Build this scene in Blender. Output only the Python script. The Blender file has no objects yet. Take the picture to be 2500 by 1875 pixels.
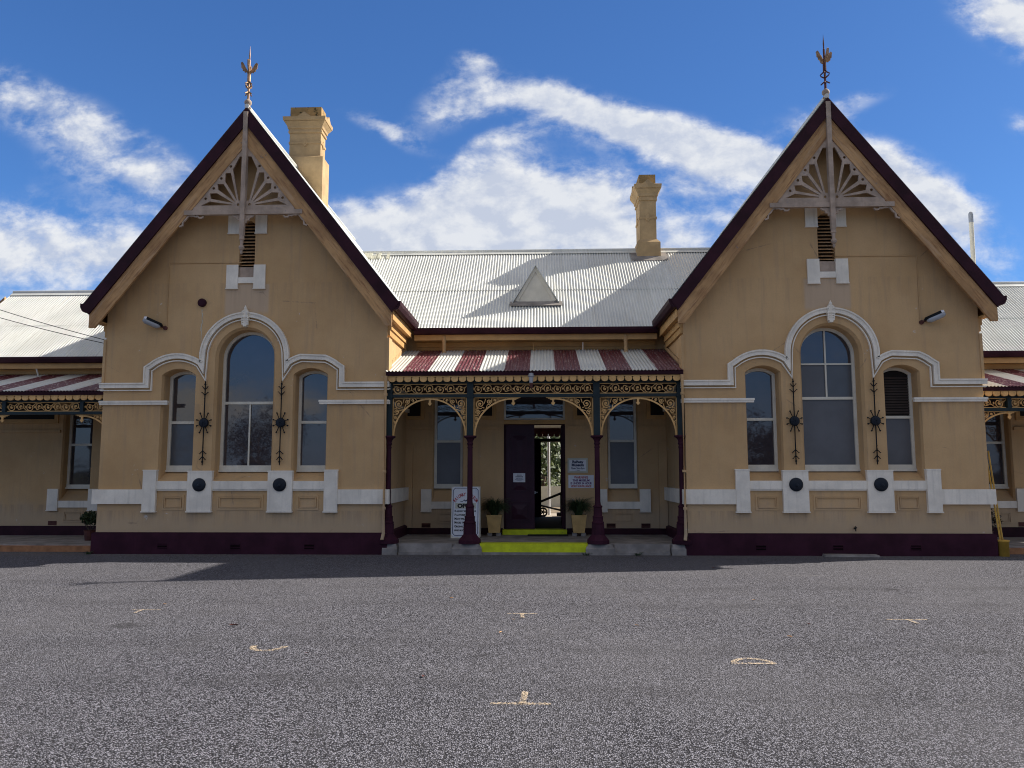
import bpy, bmesh, math, random
from mathutils import Vector, Matrix
from mathutils.geometry import tessellate_polygon
R_ = math.radians
random.seed(7)
S = bpy.context.scene
C = S.collection

# ------------------------------------------------------------------ camera
cam = bpy.data.cameras.new('camera'); co = bpy.data.objects.new('camera', cam); C.objects.link(co)
YAW, PITCH, ROLL = .0360, .1096, -.0010
cy, sy, cp, sp = math.cos(YAW), math.sin(YAW), math.cos(PITCH), math.sin(PITCH)
fw = Vector((-sy*cp, cy*cp, sp)); rt = Vector((cy, sy, 0)); up = rt.cross(fw)
r2 = rt*math.cos(ROLL)+up*math.sin(ROLL); u2 = up*math.cos(ROLL)-rt*math.sin(ROLL)
M = Matrix((r2, u2, -fw)).transposed().to_4x4(); M.translation = Vector((.1405, -16.2568, 1.65))
co.matrix_world = M
cam.sensor_width = 36; cam.lens = 36*1950/2500; cam.clip_start = .05; cam.clip_end = 2000
S.camera = co

# ------------------------------------------------------------------ light and exposure
SUN_AZ = 72.7          # clockwise from +Y
SUN_EL = 37.4
SKY_STRENGTH = .06
SUN_STRENGTH = 4.6
S.view_settings.view_transform = 'Standard'; S.view_settings.look = 'None'
S.cycles.filter_width = 1.05
S.view_settings.exposure = .75; S.view_settings.gamma = 1
sd = bpy.data.lights.new('sun', 'SUN'); sd.energy = SUN_STRENGTH; sd.angle = R_(.53); sd.color = (1, .93, .82)
so = bpy.data.objects.new('sun', sd); C.objects.link(so)
tosun = Vector((math.sin(R_(SUN_AZ))*math.cos(R_(SUN_EL)), math.cos(R_(SUN_AZ))*math.cos(R_(SUN_EL)), math.sin(R_(SUN_EL))))
so.rotation_euler = tosun.to_track_quat('Z', 'Y').to_euler(); so.location = (20, 10, 30)

# ------------------------------------------------------------------ node helpers
class NT:
    def __init__(s, tree): s.t = tree; s.n = tree.nodes; s.l = tree.links
    def node(s, typ, **kw):
        n = s.n.new(typ)
        for k, v in kw.items(): setattr(n, k, v)
        return n
    def put(s, sock, v):
        if isinstance(v, bpy.types.NodeSocket): s.l.new(v, sock)
        elif v is not None:
            if sock.type == 'RGBA' and len(v) == 3: v = (*v, 1)
            sock.default_value = v
    def math(s, op, a, b=None, c=None, clamp=False):
        n = s.node('ShaderNodeMath', operation=op); n.use_clamp = clamp
        s.put(n.inputs[0], a)
        if b is not None: s.put(n.inputs[1], b)
        if c is not None: s.put(n.inputs[2], c)
        return n.outputs[0]
    def ramp(s, v, a, b, lo=0., hi=1.):
        n = s.node('ShaderNodeMapRange', interpolation_type='SMOOTHSTEP')
        s.put(n.inputs[0], v); n.inputs[1].default_value = a; n.inputs[2].default_value = b
        n.inputs[3].default_value = lo; n.inputs[4].default_value = hi
        return n.outputs[0]
    def mix(s, f, a, b):
        n = s.node('ShaderNodeMix', data_type='RGBA'); s.put(n.inputs[0], f); s.put(n.inputs[6], a); s.put(n.inputs[7], b)
        return n.outputs[2]
    def noise(s, vec, scale, detail=4, rough=.55, dist=0):
        n = s.node('ShaderNodeTexNoise'); s.put(n.inputs['Vector'], vec); n.inputs['Scale'].default_value = scale
        n.inputs['Detail'].default_value = detail; n.inputs['Roughness'].default_value = rough; n.inputs['Distortion'].default_value = dist
        return n.outputs[0]
    def vor(s, vec, scale, out='Distance', feature='F1'):
        n = s.node('ShaderNodeTexVoronoi', feature=feature); s.put(n.inputs['Vector'], vec); n.inputs['Scale'].default_value = scale
        return n.outputs[out]
    def mapv(s, vec, scale=(1, 1, 1), loc=(0, 0, 0), rot=(0, 0, 0)):
        n = s.node('ShaderNodeMapping'); s.put(n.inputs[0], vec)
        n.inputs['Location'].default_value = loc; n.inputs['Rotation'].default_value = rot; n.inputs['Scale'].default_value = scale
        return n.outputs[0]
    def sep(s, vec):
        n = s.node('ShaderNodeSeparateXYZ'); s.put(n.inputs[0], vec); return n.outputs
    def comb(s, x, y, z):
        n = s.node('ShaderNodeCombineXYZ')
        for i, v in enumerate((x, y, z)): s.put(n.inputs[i], v)
        return n.outputs[0]
    def pos(s): return s.node('ShaderNodeNewGeometry').outputs['Position']
    def obj(s): return s.node('ShaderNodeTexCoord').outputs['Object']
    def bump(s, h, strength, dist=.01):
        n = s.node('ShaderNodeBump'); n.inputs['Strength'].default_value = strength; n.inputs['Distance'].default_value = dist
        s.put(n.inputs['Height'], h); return n.outputs[0]

def new_mat(name):
    m = bpy.data.materials.new(name); m.use_nodes = True
    t = NT(m.node_tree); b = m.node_tree.nodes['Principled BSDF']
    return m, t, b

# ------------------------------------------------------------------ sky: Nishita plus procedural clouds by direction
W = bpy.data.worlds.new('World'); S.world = W; W.use_nodes = True
t = NT(W.node_tree); bg = W.node_tree.nodes['Background']
sky = t.node('ShaderNodeTexSky', sky_type='NISHITA'); sky.sun_disc = False
sky.sun_elevation = R_(SUN_EL); sky.sun_rotation = R_(SUN_AZ); sky.altitude = 400; sky.air_density = 1.0; sky.dust_density = .5; sky.ozone_density = 3.
D = t.node('ShaderNodeTexCoord').outputs['Generated']
dx, dy, dz = t.sep(D)
ady = t.math('MAXIMUM', t.math('ABSOLUTE', dy), .08)
u = t.math('DIVIDE', dx, ady); v = t.math('DIVIDE', dz, ady)
P = t.comb(u, v, t.math('MULTIPLY', t.math('SIGN', dy), 3.))
warp = t.noise(t.mapv(P, (3.2, 4.4, 1)), 1., 3, .6)
def cloud_noise(off):
    A = t.noise(t.mapv(P, (5.5, 8.5, 1), loc=(5.5*off[0], 8.5*off[1], 0)), 1.6, 8, .58, .25)
    B_ = t.noise(t.mapv(P, (10, 14, 1), loc=(3+10*off[0], 1+14*off[1], 0)), 2.2, 7, .62, .15)
    return t.math('ADD', t.math('MULTIPLY', A, .62), t.math('MULTIPLY', B_, .38)), A, B_
detail, n1, n2 = cloud_noise((0, 0))
lit_d, _a, _b = cloud_noise((.012, .014))
wu = t.math('ADD', u, t.math('MULTIPLY', t.math('SUBTRACT', warp, .5), .12))
front = t.math('GREATER_THAN', dy, 0)
# (centre u, centre v, half length, half height, tilt, weight)
BL = [(-.70, .495, .11, .030, -.45, .52), (-.60, .440, .11, .036, -.55, .64), (-.50, .385, .08, .032, -.35, .56), (-.66, .285, .16, .055, -.10, 1.15),
      (-.44, .275, .14, .040, 0, .8), (-.27, .315, .07, .022, .1, .6),
      (-.10, .320, .12, .040, .30, .95), (.00, .345, .10, .036, .1, .95), (.10, .300, .18, .045, -.12, 1.05), (-.14, .280, .16, .045, 0, .9), (-.05, .385, .05, .022, .4, .55),
      (.02, .482, .06, .016, -.25, .8), (.10, .448, .11, .022, -.33, 1.05), (.19, .420, .11, .026, -.35, 1.1), (.22, .355, .08, .026, -.30, .35), (.30, .385, .10, .028, -.3, .9),
      (.44, .380, .09, .028, -.55, 1.05), (.52, .315, .08, .036, -.75, 1.05), (.615, .600, .06, .042, -.5, 1.1), (.655, .55, .03, .035, -.9, .7), (.645, .42, .05, .022, -.5, .6),
      (-.09, .540, .025, .012, -.2, .75), (-.12, .470, .045, .024, .3, .6), (-.20, .445, .05, .012, -.45, .72), (.41, .470, .05, .012, .35, .5), (-.05, .43, .05, .014, .5, .4), (.36, .43, .05, .012, -.3, .4), (-.06, .49, .06, .02, .2, .3), (-.04, .42, .05, .02, .4, .25), (-.11, .51, .04, .02, .3, .45)]
tot = None
for (cu, cv, a, b, rot, w) in BL:
    du = t.math('SUBTRACT', wu, cu); dv = t.math('SUBTRACT', v, cv)
    c, s_ = math.cos(rot), math.sin(rot)
    p = t.math('ADD', t.math('MULTIPLY', du, c/a), t.math('MULTIPLY', dv, s_/a))
    q = t.math('ADD', t.math('MULTIPLY', du, -s_/b), t.math('MULTIPLY', dv, c/b))
    rr = t.math('ADD', t.math('MULTIPLY', p, p), t.math('MULTIPLY', q, q))
    g = t.math('MULTIPLY', t.math('EXPONENT', t.math('MULTIPLY', rr, -.75)), w)
    tot = g if tot is None else t.math('ADD', tot, g)
back_n = t.noise(t.mapv(P, (2., 4, 1), loc=(7, 2, 0)), 1., 4, .5)
zen_n = t.noise(t.mapv(D, (3, 3, 3), loc=(2, 5, 1)), 1.2, 5, .55)
unseen = t.math('MAXIMUM', t.math('SUBTRACT', 1, front), t.ramp(v, .70, .95))  # mask for unseen clouds, added behind and overhead to whiten the ambient light
low_back = t.ramp(dz, .10, .36, .12, 1.)
bu = t.math('DIVIDE', t.math('SUBTRACT', u, -.42), .10); bv = t.math('DIVIDE', t.math('SUBTRACT', v, .085), .035)
bank = t.math('MULTIPLY', t.math('EXPONENT', t.math('MULTIPLY', t.math('ADD', t.math('MULTIPLY', bu, bu), t.math('MULTIPLY', bv, bv)), -.75)), t.math('SUBTRACT', 1, front))
tot = t.math('ADD', t.math('MULTIPLY', tot, t.math('SUBTRACT', 1, unseen)), t.math('MULTIPLY', t.math('MULTIPLY', unseen, low_back), t.math('MULTIPLY', t.math('ADD', t.ramp(back_n, .36, .56), t.ramp(zen_n, .44, .56)), .75)))
tot = t.math('ADD', tot, bank)
dens = t.math('ADD', t.math('MULTIPLY', tot, .66), t.math('MULTIPLY', t.math('SUBTRACT', detail, .5), 2.3))
dens = t.math('MULTIPLY', t.ramp(dens, .13, .84), t.ramp(tot, .08, .40))
veil = t.math('MULTIPLY', t.math('MULTIPLY', t.ramp(tot, .10, .65), t.ramp(n2, .36, .66)), .42)
dens = t.math('MAXIMUM', dens, veil)
dens = t.math('MULTIPLY', dens, t.ramp(dz, .0, .05))
relief = t.math('ADD', .5, t.math('MULTIPLY', t.math('SUBTRACT', detail, lit_d), 7.), clamp=True)
thick = t.ramp(t.math('ADD', tot, t.math('MULTIPLY', t.math('SUBTRACT', n1, .5), 1.5)), .55, 1.5)
ccol = t.mix(relief, (.60, .66, .80), (.96, .97, .98))
ccol = t.mix(t.math('MULTIPLY', thick, .35), ccol, (.62, .68, .80))
ccol = t.mix(unseen, ccol, (.75, .695, .615))  # added unseen clouds get a warm white that lifts the ambient
skyc = t.node('ShaderNodeVectorMath', operation='SCALE'); t.put(skyc.inputs[0], sky.outputs[0]); skyc.inputs[3].default_value = SKY_STRENGTH
hs = t.node('ShaderNodeVectorMath', operation='MULTIPLY'); t.put(hs.inputs[0], skyc.outputs[0]); hs.inputs[1].default_value = (.57, .93, 1.38)
cl = t.node('ShaderNodeVectorMath', operation='SCALE'); t.put(cl.inputs[0], ccol); cl.inputs[3].default_value = .56
ev = t.node('ShaderNodeVectorMath', operation='SCALE'); t.put(ev.inputs[0], hs.outputs[0]); t.put(ev.inputs[3], t.ramp(dx, -.65, .65, 1.14, .86))
hz = t.mix(t.ramp(dz, .0, .22, .8, 0.), ev.outputs[0], (.15, .175, .26))
t.put(bg.inputs[0], t.mix(t.math('MULTIPLY', dens, .97), hz, cl.outputs[0]))
bg.inputs[1].default_value = 1.0

# ------------------------------------------------------------------ materials
def paint(name, col, rough=.6, var=.12, scale=3, bump=.15, bscale=60, spots=None, spot_amt=.5, metallic=0, streak=0, spec=.3):
    """painted or plain surface: broad mottling, fine grain, optional worn spots and rain streaks"""
    m, t, b = new_mat(name); p = t.pos()
    n = t.noise(p, scale, 5, .6); f = t.noise(p, scale*14, 3, .6)
    dark = tuple(c*(1-var*1.6) for c in col); light = tuple(min(1, c*(1+var)) for c in col)
    c = t.mix(t.ramp(n, .3, .7), dark, light)
    c = t.mix(t.math('MULTIPLY', t.ramp(f, .35, .75), .25), c, tuple(x*.8 for x in col))
    if streak:
        st = t.noise(t.mapv(p, (9, 9, .6)), 1.4, 4, .6)
        c = t.mix(t.math('MULTIPLY', t.ramp(st, .5, .75), streak), c, tuple(x*.62 for x in col))
    if spots:
        sn = t.noise(p, 5.5, 5, .65, .4)
        c = t.mix(t.ramp(sn, spot_amt, spot_amt+.05), c, spots)
    t.put(b.inputs['Base Color'], c); b.inputs['Roughness'].default_value = rough; b.inputs['Metallic'].default_value = metallic; b.inputs['Specular IOR Level'].default_value = spec
    if bump: t.put(b.inputs['Normal'], t.bump(t.noise(p, bscale, 4, .6), bump, .004))
    return m

def wall_material():
    m, t, b = new_mat('stucco'); p = t.pos(); x, y, z = t.sep(p)
    big = t.noise(p, .55, 5, .6); mid = t.noise(p, 2.6, 5, .6); fine = t.noise(p, 34, 4, .65)
    c = t.mix(t.ramp(big, .3, .7), (.485, .305, .145), (.63, .415, .212))
    c = t.mix(t.math('MULTIPLY', t.ramp(mid, .35, .72), .45), c, (.56, .375, .19))
    c = t.mix(t.math('MULTIPLY', t.ramp(fine, .4, .8), .28), c, (.39, .26, .135))
    st = t.noise(t.mapv(p, (5, 5, .35)), 1.6, 5, .6)
    c = t.mix(t.math('MULTIPLY', t.ramp(st, .50, .72), .34), c, (.36, .26, .17))
    # greyer, splashed stucco close above the plinth
    low = t.math('MULTIPLY', t.ramp(t.math('ADD', z, t.math('MULTIPLY', t.math('SUBTRACT', mid, .5), .9)), .55, 1.25, 1, 0), .6)
    c = t.mix(low, c, (.47, .37, .26))
    # repainted pale patch below each gable vent
    lx = t.math('ABSOLUTE', t.math('SUBTRACT', t.math('ABSOLUTE', x), 6.01))
    pa = t.math('MULTIPLY', t.ramp(lx, .43, .5, 1, 0), t.math('MULTIPLY', t.ramp(t.math('ADD', z, t.math('MULTIPLY', mid, .25)), 5.02, 5.14), t.ramp(z, 5.56, 5.6, 1, 0)))
    c = t.mix(t.math('MULTIPLY', pa, .75), c, (.52, .40, .29))
    # flaked paint
    # grime washed down from the string course, sills and aprons
    gr = t.noise(t.mapv(p, (7, 7, .5), loc=(3, 1, 0)), 1.5, 5, .65)
    for z0, z1, am in ((2.3, 3.05, .35), (.45, .86, .40), (4.6, 5.6, .22)):
        k = t.math('MULTIPLY', t.ramp(z, z0, z1), t.ramp(z, z1, z1+.02, 1, 0))
        c = t.mix(t.math('MULTIPLY', t.math('MULTIPLY', k, t.ramp(gr, .44, .66)), am), c, (.27, .20, .14))
    cr = t.vor(t.mapv(t.node('ShaderNodeVectorMath', operation='ADD').outputs[0] if False else p, (1, 1, 1)), .55, 'Distance', 'DISTANCE_TO_EDGE')
    cw = t.math('MULTIPLY', t.ramp(t.math('ADD', cr, t.math('MULTIPLY', t.math('SUBTRACT', t.noise(p, 6, 4, .7), .5), .05)), .0, .006, 1, 0), t.ramp(t.noise(p, .9, 2, .5), .56, .62))
    c = t.mix(t.math('MULTIPLY', cw, .5), c, (.22, .16, .11))
    fl = t.noise(p, 2.1, 3, .5); fl2 = t.noise(p, 9, 5, .7, .6)
    spot = t.math('MULTIPLY', t.ramp(fl, .64, .69), t.ramp(fl2, .60, .63))
    c = t.mix(t.math('MULTIPLY', spot, .85), c, (.60, .56, .50))
    t.put(b.inputs['Base Color'], c); b.inputs['Roughness'].default_value = .85; b.inputs['Specular IOR Level'].default_value = .25
    h = t.math('ADD', t.math('MULTIPLY', t.noise(p, 110, 4, .65), .6), t.math('MULTIPLY', t.noise(p, 7, 4, .5), .9))
    t.put(b.inputs['Normal'], t.bump(h, .35, .008))
    return m

def corr_material(name, axis=None, x0=0, per=.52):
    """weathered corrugated steel; with axis, painted in cream and maroon stripes along x"""
    m, t, b = new_mat(name); p = t.pos(); x, y, z = t.sep(p)
    big = t.noise(p, .8, 4, .6); st = t.noise(t.mapv(p, (13, .7, .7)), 1.5, 5, .6); fine = t.noise(p, 28, 4, .6)
    cream = t.mix(t.ramp(big, .3, .7), (.56, .575, .555), (.70, .71, .675))
    cream = t.mix(t.math('MULTIPLY', t.ramp(st, .5, .75), .45), cream, (.47, .45, .38))
    # every sheet weathered to its own tone, with a grimy lap line
    for_sheet = t.math('DIVIDE', x, .715)
    wn = t.node('ShaderNodeTexWhiteNoise', noise_dimensions='1D'); t.put(wn.inputs['W'], t.math('FLOOR', for_sheet))
    cream = t.mix(t.math('MULTIPLY', wn.outputs[0], .22), cream, (.44, .44, .40))
    lap = t.math('MULTIPLY', t.ramp(t.math('FRACT', for_sheet), .0, .03, 1, 0), t.ramp(t.noise(p, 1.5, 3, .6), .4, .6))
    cream = t.mix(t.math('MULTIPLY', lap, .6), cream, (.30, .28, .24))
    if axis:
        k = t.math('FLOOR', t.math('DIVIDE', t.math('SUBTRACT', x, x0), per))
        odd = t.math('SUBTRACT', 1., t.math('ABSOLUTE', t.math('MODULO', k, 2.)))
        mar = t.mix(t.ramp(fine, .3, .8), (.13, .018, .032), (.085, .014, .024))
        fl = t.noise(t.mapv(p, (26, 6, 6)), 1.3, 5, .7)
        mar = t.mix(t.math('MULTIPLY', t.ramp(fl, .53, .62), .62), mar, (.50, .42, .38))
        cream = t.mix(t.math('MULTIPLY', t.ramp(fine, .42, .75), .45), cream, (.47, .42, .32))
        c = t.mix(odd, cream, mar)
    else:
        rust = t.math('MULTIPLY', t.ramp(t.noise(t.mapv(p, (9, 1.2, 1.2)), 1.2, 6, .7), .63, .75), .5)
        c = t.mix(rust, cream, (.42, .33, .22))
        c = t.mix(t.math('MULTIPLY', t.ramp(fine, .55, .8), .2), c, (.36, .36, .33))
    t.put(b.inputs['Base Color'], c); b.inputs['Roughness'].default_value = .42; b.inputs['Metallic'].default_value = .15
    t.put(b.inputs['Normal'], t.bump(t.noise(p, 24, 3, .5), .12, .006))
    return m

def glass_material(name, col, rough, ior, wav=.05):
    m, t, b = new_mat(name); p = t.pos()
    n = t.noise(p, 1.3, 4, .6)
    t.put(b.inputs['Base Color'], t.mix(t.ramp(n, .3, .7), tuple(c*.75 for c in col), col))
    b.inputs['Roughness'].default_value = rough; b.inputs['IOR'].default_value = ior
    if wav: t.put(b.inputs['Normal'], t.bump(t.noise(p, 2.2, 2, .5), wav, .02))
    return m

def asphalt_material():
    m, t, b = new_mat('chip_seal'); p = t.pos()
    v1 = t.node('ShaderNodeTexVoronoi'); t.put(v1.inputs['Vector'], p); v1.inputs['Scale'].default_value = 88
    r = t.sep(v1.outputs['Color'])[0]
    st = t.ramp(r, .1, .95)
    n = t.noise(p, .22, 5, .6); n2 = t.noise(p, 1.7, 4, .6); n3 = t.noise(p, 22, 4, .7)
    stone = t.mix(st, (.044, .044, .052), (.345, .340, .388))
    c = t.mix(t.ramp(v1.outputs['Distance'], .35, .75), stone, (.028, .027, .030))
    c = t.mix(t.math('MULTIPLY', t.ramp(n3, .45, .7), .40), c, (.075, .074, .082))
    c = t.mix(t.math('MULTIPLY', t.ramp(n, .35, .68), .38), c, (.165, .160, .172))
    c = t.mix(t.math('MULTIPLY', t.ramp(n2, .5, .72), .28), c, (.10, .097, .104))
    dust = t.math('MULTIPLY', t.ramp(t.noise(t.mapv(p, (.5, 2., 1), loc=(4, 2, 0)), .9, 5, .65), .6, .75), .3)
    c = t.mix(dust, c, (.215, .205, .205))
    x, y, z = t.sep(p)
    # faint wheel tracks sweeping past the front, oil drips, and washed grit against the building
    wy = t.math('ADD', y, t.math('MULTIPLY', t.noise(t.mapv(p, (.12, .12, 1)), 1., 2, .5), 2.2))
    tr = None
    for yc in (-4.3, -5.9, -8.4, -10.1):
        q = t.ramp(t.math('ABSOLUTE', t.math('SUBTRACT', wy, yc+1.1)), .05, .34, 1, 0); tr = q if tr is None else t.math('ADD', tr, q)
    c = t.mix(t.math('MULTIPLY', t.math('MULTIPLY', tr, t.ramp(n2, .3, .6)), .22), c, (.055, .053, .058))
    oil = t.math('MULTIPLY', t.ramp(t.noise(p, .75, 3, .5), .665, .72), t.ramp(t.noise(p, 4, 4, .6), .42, .6))
    c = t.mix(t.math('MULTIPLY', oil, .5), c, (.03, .029, .03))
    grit = t.math('MULTIPLY', t.ramp(t.math('ADD', y, t.math('MULTIPLY', n2, .8)), -.32, .25), t.ramp(n3, .42, .62))
    c = t.mix(t.math('MULTIPLY', grit, .6), c, (.20, .17, .14))
    t.put(b.inputs['Base Color'], c); b.inputs['Roughness'].default_value = .95; b.inputs['Specular IOR Level'].default_value = .06
    h = t.math('SUBTRACT', t.math('MULTIPLY', r, .35), t.math('MULTIPLY', v1.outputs['Distance'], 1.0))
    t.put(b.inputs['Normal'], t.bump(t.math('ADD', h, t.math('MULTIPLY', n3, .5)), .9, .012))
    return m

def chalk_material():
    m, t, b = new_mat('marking_chalk'); p = t.pos()
    b.inputs['Base Color'].default_value = (.66, .52, .36, 1); b.inputs['Roughness'].default_value = .95
    tr = t.node('ShaderNodeBsdfTransparent'); mx = t.node('ShaderNodeMixShader')
    n = t.math('ADD', t.math('MULTIPLY', t.noise(p, 70, 3, .75), .8), t.math('MULTIPLY', t.noise(p, 6, 3, .6), .2))
    t.put(mx.inputs[0], t.ramp(n, .455, .585, 0., .9)); t.l.new(tr.outputs[0], mx.inputs[1]); t.l.new(b.outputs[0], mx.inputs[2])
    t.l.new(mx.outputs[0], m.node_tree.nodes['Material Output'].inputs[0])
    return m

def leaf_material(name, a, c_):
    m, t, b = new_mat(name); p = t.pos()
    oi = t.node('ShaderNodeNewGeometry').outputs['Random Per Island']
    c = t.mix(oi, a, c_); c = t.mix(t.math('MULTIPLY', t.ramp(t.noise(p, 1.2, 3, .6), .35, .7), .5), c, tuple(x*.5 for x in a))
    t.put(b.inputs['Base Color'], c); b.inputs['Roughness'].default_value = .55
    b.inputs['Transmission Weight'].default_value = 0
    return m

def barge_material():
    m, t, b = new_mat('weathered_barge_timber'); p = t.pos(); x, y, z = t.sep(p)
    lx = t.math('ABSOLUTE', t.math('SUBTRACT', t.math('ABSOLUTE', x), 6.01))
    across = t.math('ADD', t.math('MULTIPLY', lx, .789), t.math('MULTIPLY', z, .614)); along = t.math('SUBTRACT', t.math('MULTIPLY', lx, .614), t.math('MULTIPLY', z, .789))
    v = t.comb(t.math('MULTIPLY', across, 16.), t.math('MULTIPLY', along, 1.3), x)
    g = t.noise(v, 1.6, 6, .65); n = t.noise(p, 1.8, 4, .6); sp = t.noise(p, 4.2, 6, .7, .5)
    c = t.mix(t.ramp(n, .3, .7), (.36, .20, .085), (.56, .325, .14))
    c = t.mix(t.math('MULTIPLY', t.ramp(g, .45, .72), .8), c, (.20, .085, .035))
    c = t.mix(t.math('MULTIPLY', t.ramp(t.noise(v, .7, 4, .6), .52, .72), .4), c, (.60, .43, .27))
    c = t.mix(t.ramp(sp, .665, .70), c, (.17, .155, .155))
    t.put(b.inputs['Base Color'], c); b.inputs['Roughness'].default_value = .8
    t.put(b.inputs['Normal'], t.bump(g, .35, .006)); return m

MAT = dict(
    wall=wall_material(),
    cream=paint('cream_trim_paint', (.84, .775, .66), .6, .08, 2.5, .12, streak=.42),
    frame=paint('window_paint', (.70, .665, .56), .5, .07, 3, .05, streak=.15),
    maroon=paint('maroon_paint', (.046, .012, .024), .6, .2, 2.5, .1, spec=.12, streak=.3),
    maroon_dark=paint('dark_maroon_paint', (.034, .008, .015), .55, .2, 3, .06, spec=.15),
    barge=barge_material(),
    fascia=paint('ochre_paint', (.55, .33, .13), .6, .1, 2, .08, streak=.15),
    truss=paint('flaking_pink_paint', (.44, .34, .265), .75, .16, 4, .15, spots=(.25, .23, .23), spot_amt=.64, streak=.4),
    lace=paint('gold_lace_paint', (.72, .43, .165), .6, .12, 6, .08),
    green=paint('dark_green_paint', (.010, .022, .026), .5, .2, 4, .06),
    iron=paint('black_iron', (.008, .011, .014), .6, .2, 8, .1, spec=.15),
    roof=corr_material('corrugated_roof'), stripes=corr_material('striped_corrugated', True, -2.68-2*.52, .52),
    concrete=paint('concrete', (.27, .245, .225), .9, .22, 3, .4, 50, spots=(.12, .11, .10), spot_amt=.68),
    brick=paint('terracotta_edging', (.36, .17, .08), .85, .2, 6, .3),
    yellow=paint('safety_yellow', (.60, .66, .015), .6, .12, 5, .1, spots=(.30, .34, .04), spot_amt=.67),
    gold=paint('yellow_pole_paint', (.62, .36, .06), .55, .12, 6, .1),
    asphalt=asphalt_material(), chalk=chalk_material(),
    clear=glass_material('clear_glass', (.050, .042, .050), .02, 1.9),
    dim=glass_material('dim_glass', (.045, .040, .046), .06, 1.9, .1),
    frost=glass_material('frosted_glass', (.105, .11, .122), .42, 1.6, .02),
    mottled=glass_material('mottled_glass', (.07, .075, .085), .28, 1.7, .6),
    grey=paint('grey_metal', (.30, .31, .33), .4, .1, 6, .05, metallic=.3),
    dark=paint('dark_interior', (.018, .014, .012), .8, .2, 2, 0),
    black=paint('black_lettering', (.012, .012, .014), .6, .1, 4, 0),
    white=paint('white_sign_paint', (.74, .75, .78), .5, .04, 3, .03),
    panel=paint('pale_panel', (.56, .55, .45), .6, .05, 3, .03),
    red=paint('red_lettering', (.42, .03, .03), .6, .1, 4, 0),
    blue=paint('navy_lettering', (.02, .03, .09), .6, .1, 4, 0),
    purple=paint('violet_lettering', (.12, .02, .14), .6, .1, 4, 0),
    pot=paint('ochre_pot', (.55, .36, .14), .7, .12, 6, .2, streak=.2),
    soil=paint('soil', (.03, .02, .014), .95, .2, 9, .5),
    strap=leaf_material('strap_leaf', (.018, .040, .014), (.045, .080, .022)),
    leaf=leaf_material('leaf', (.028, .052, .012), (.095, .125, .024)),
    leaf_dark=leaf_material('dark_leaf', (.03, .025, .016), (.07, .05, .025)),
    dry=leaf_material('dry_leaf', (.45, .22, .09), (.62, .42, .22)),
    bark=paint('bark', (.10, .075, .055), .9, .25, 5, .6, 20),
    grass=paint('dry_grass', (.11, .12, .045), .95, .3, 1.2, .6, 30),
    dirt=paint('dirt', (.24, .19, .13), .95, .2, 1.4, .5, 30),
    clear_plastic=glass_material('clear_plastic', (.42, .44, .47), .15, 1.5, 0),
    door=paint('door_gloss_maroon', (.046, .013, .027), .42, .15, 2, .05, spec=.22),
    bronze=paint('bronze_finial', (.36, .22, .12), .5, .3, 8, .2, metallic=.35, spots=(.12, .10, .09), spot_amt=.6),
    vent_black=paint('vent_shade_black', (.003, .003, .003), .9, .1, 5, 0, spec=0),  # near-black standing in for shade inside the vents
    navy=paint('navy_iron', (.011, .016, .026), .5, .2, 5, .06, spec=.25),
    louvre=paint('brown_louvre', (.055, .040, .034), .7, .15, 5, .1),
    mat=paint('rubber_mat', (.02, .018, .018), .9, .2, 8, .4),
    rust=paint('rusty_iron', (.10, .035, .03), .8, .2, 10, .3),
    platform=paint('platform_concrete', (.42, .36, .28), .9, .12, 1.5, .3),
)

# ------------------------------------------------------------------ mesh helpers
def BM(): return bmesh.new()
def obj(name, bm, mat, parent=None, smooth=False, label=None, **props):
    bmesh.ops.recalc_face_normals(bm, faces=bm.faces[:])
    me = bpy.data.meshes.new(name); bm.to_mesh(me); bm.free()
    mats = mat if isinstance(mat, (list, tuple)) else [mat]
    for m in mats: me.materials.append(MAT[m])
    if smooth:
        for p in me.polygons: p.use_smooth = True
    o = bpy.data.objects.new(name, me); C.objects.link(o)
    if parent is not None: o.parent = parent
    if label: o['label'] = label
    for k, v in props.items(): o[k] = v
    return o
def thing(name, label, cat, loc=(0, 0, 0), rz=0, group=None):
    o = bpy.data.objects.new(name, None); C.objects.link(o); o.location = loc; o.rotation_euler = (0, 0, rz)
    o.empty_display_size = .2
    o['label'] = label; o['category'] = cat
    if group: o['group'] = group
    return o
def tag(o, label, cat, group=None):
    o['label'] = label; o['category'] = cat
    if group: o['group'] = group
    return o
def hexa(bm, p):
    v = [bm.verts.new(q) for q in p]
    for f in ((0, 1, 2, 3), (4, 5, 6, 7), (0, 1, 5, 4), (1, 2, 6, 5), (2, 3, 7, 6), (3, 0, 4, 7)): bm.faces.new([v[i] for i in f])
def box(bm, x0, x1, y0, y1, z0, z1):
    hexa(bm, [(x0, y0, z0), (x1, y0, z0), (x1, y1, z0), (x0, y1, z0), (x0, y0, z1), (x1, y0, z1), (x1, y1, z1), (x0, y1, z1)])
def prism(bm, outer, y0, y1, holes=()):
    """(x, z) outline with holes, extruded along y"""
    loops = [list(outer)]+[list(h) for h in holes]
    flat = [p for l in loops for p in l]
    tris = tessellate_polygon([[Vector((p[0], p[1], 0)) for p in l] for l in loops])
    va = [bm.verts.new((p[0], y0, p[1])) for p in flat]; vb = [bm.verts.new((p[0], y1, p[1])) for p in flat]
    for t3 in tris:
        for vs in (va, vb):
            try: bm.faces.new([vs[i] for i in t3])
            except ValueError: pass
    k = 0
    for l in loops:
        n = len(l)
        for i in range(n):
            a, b = k+i, k+(i+1) % n
            bm.faces.new((va[a], va[b], vb[b], vb[a]))
        k += n
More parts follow.
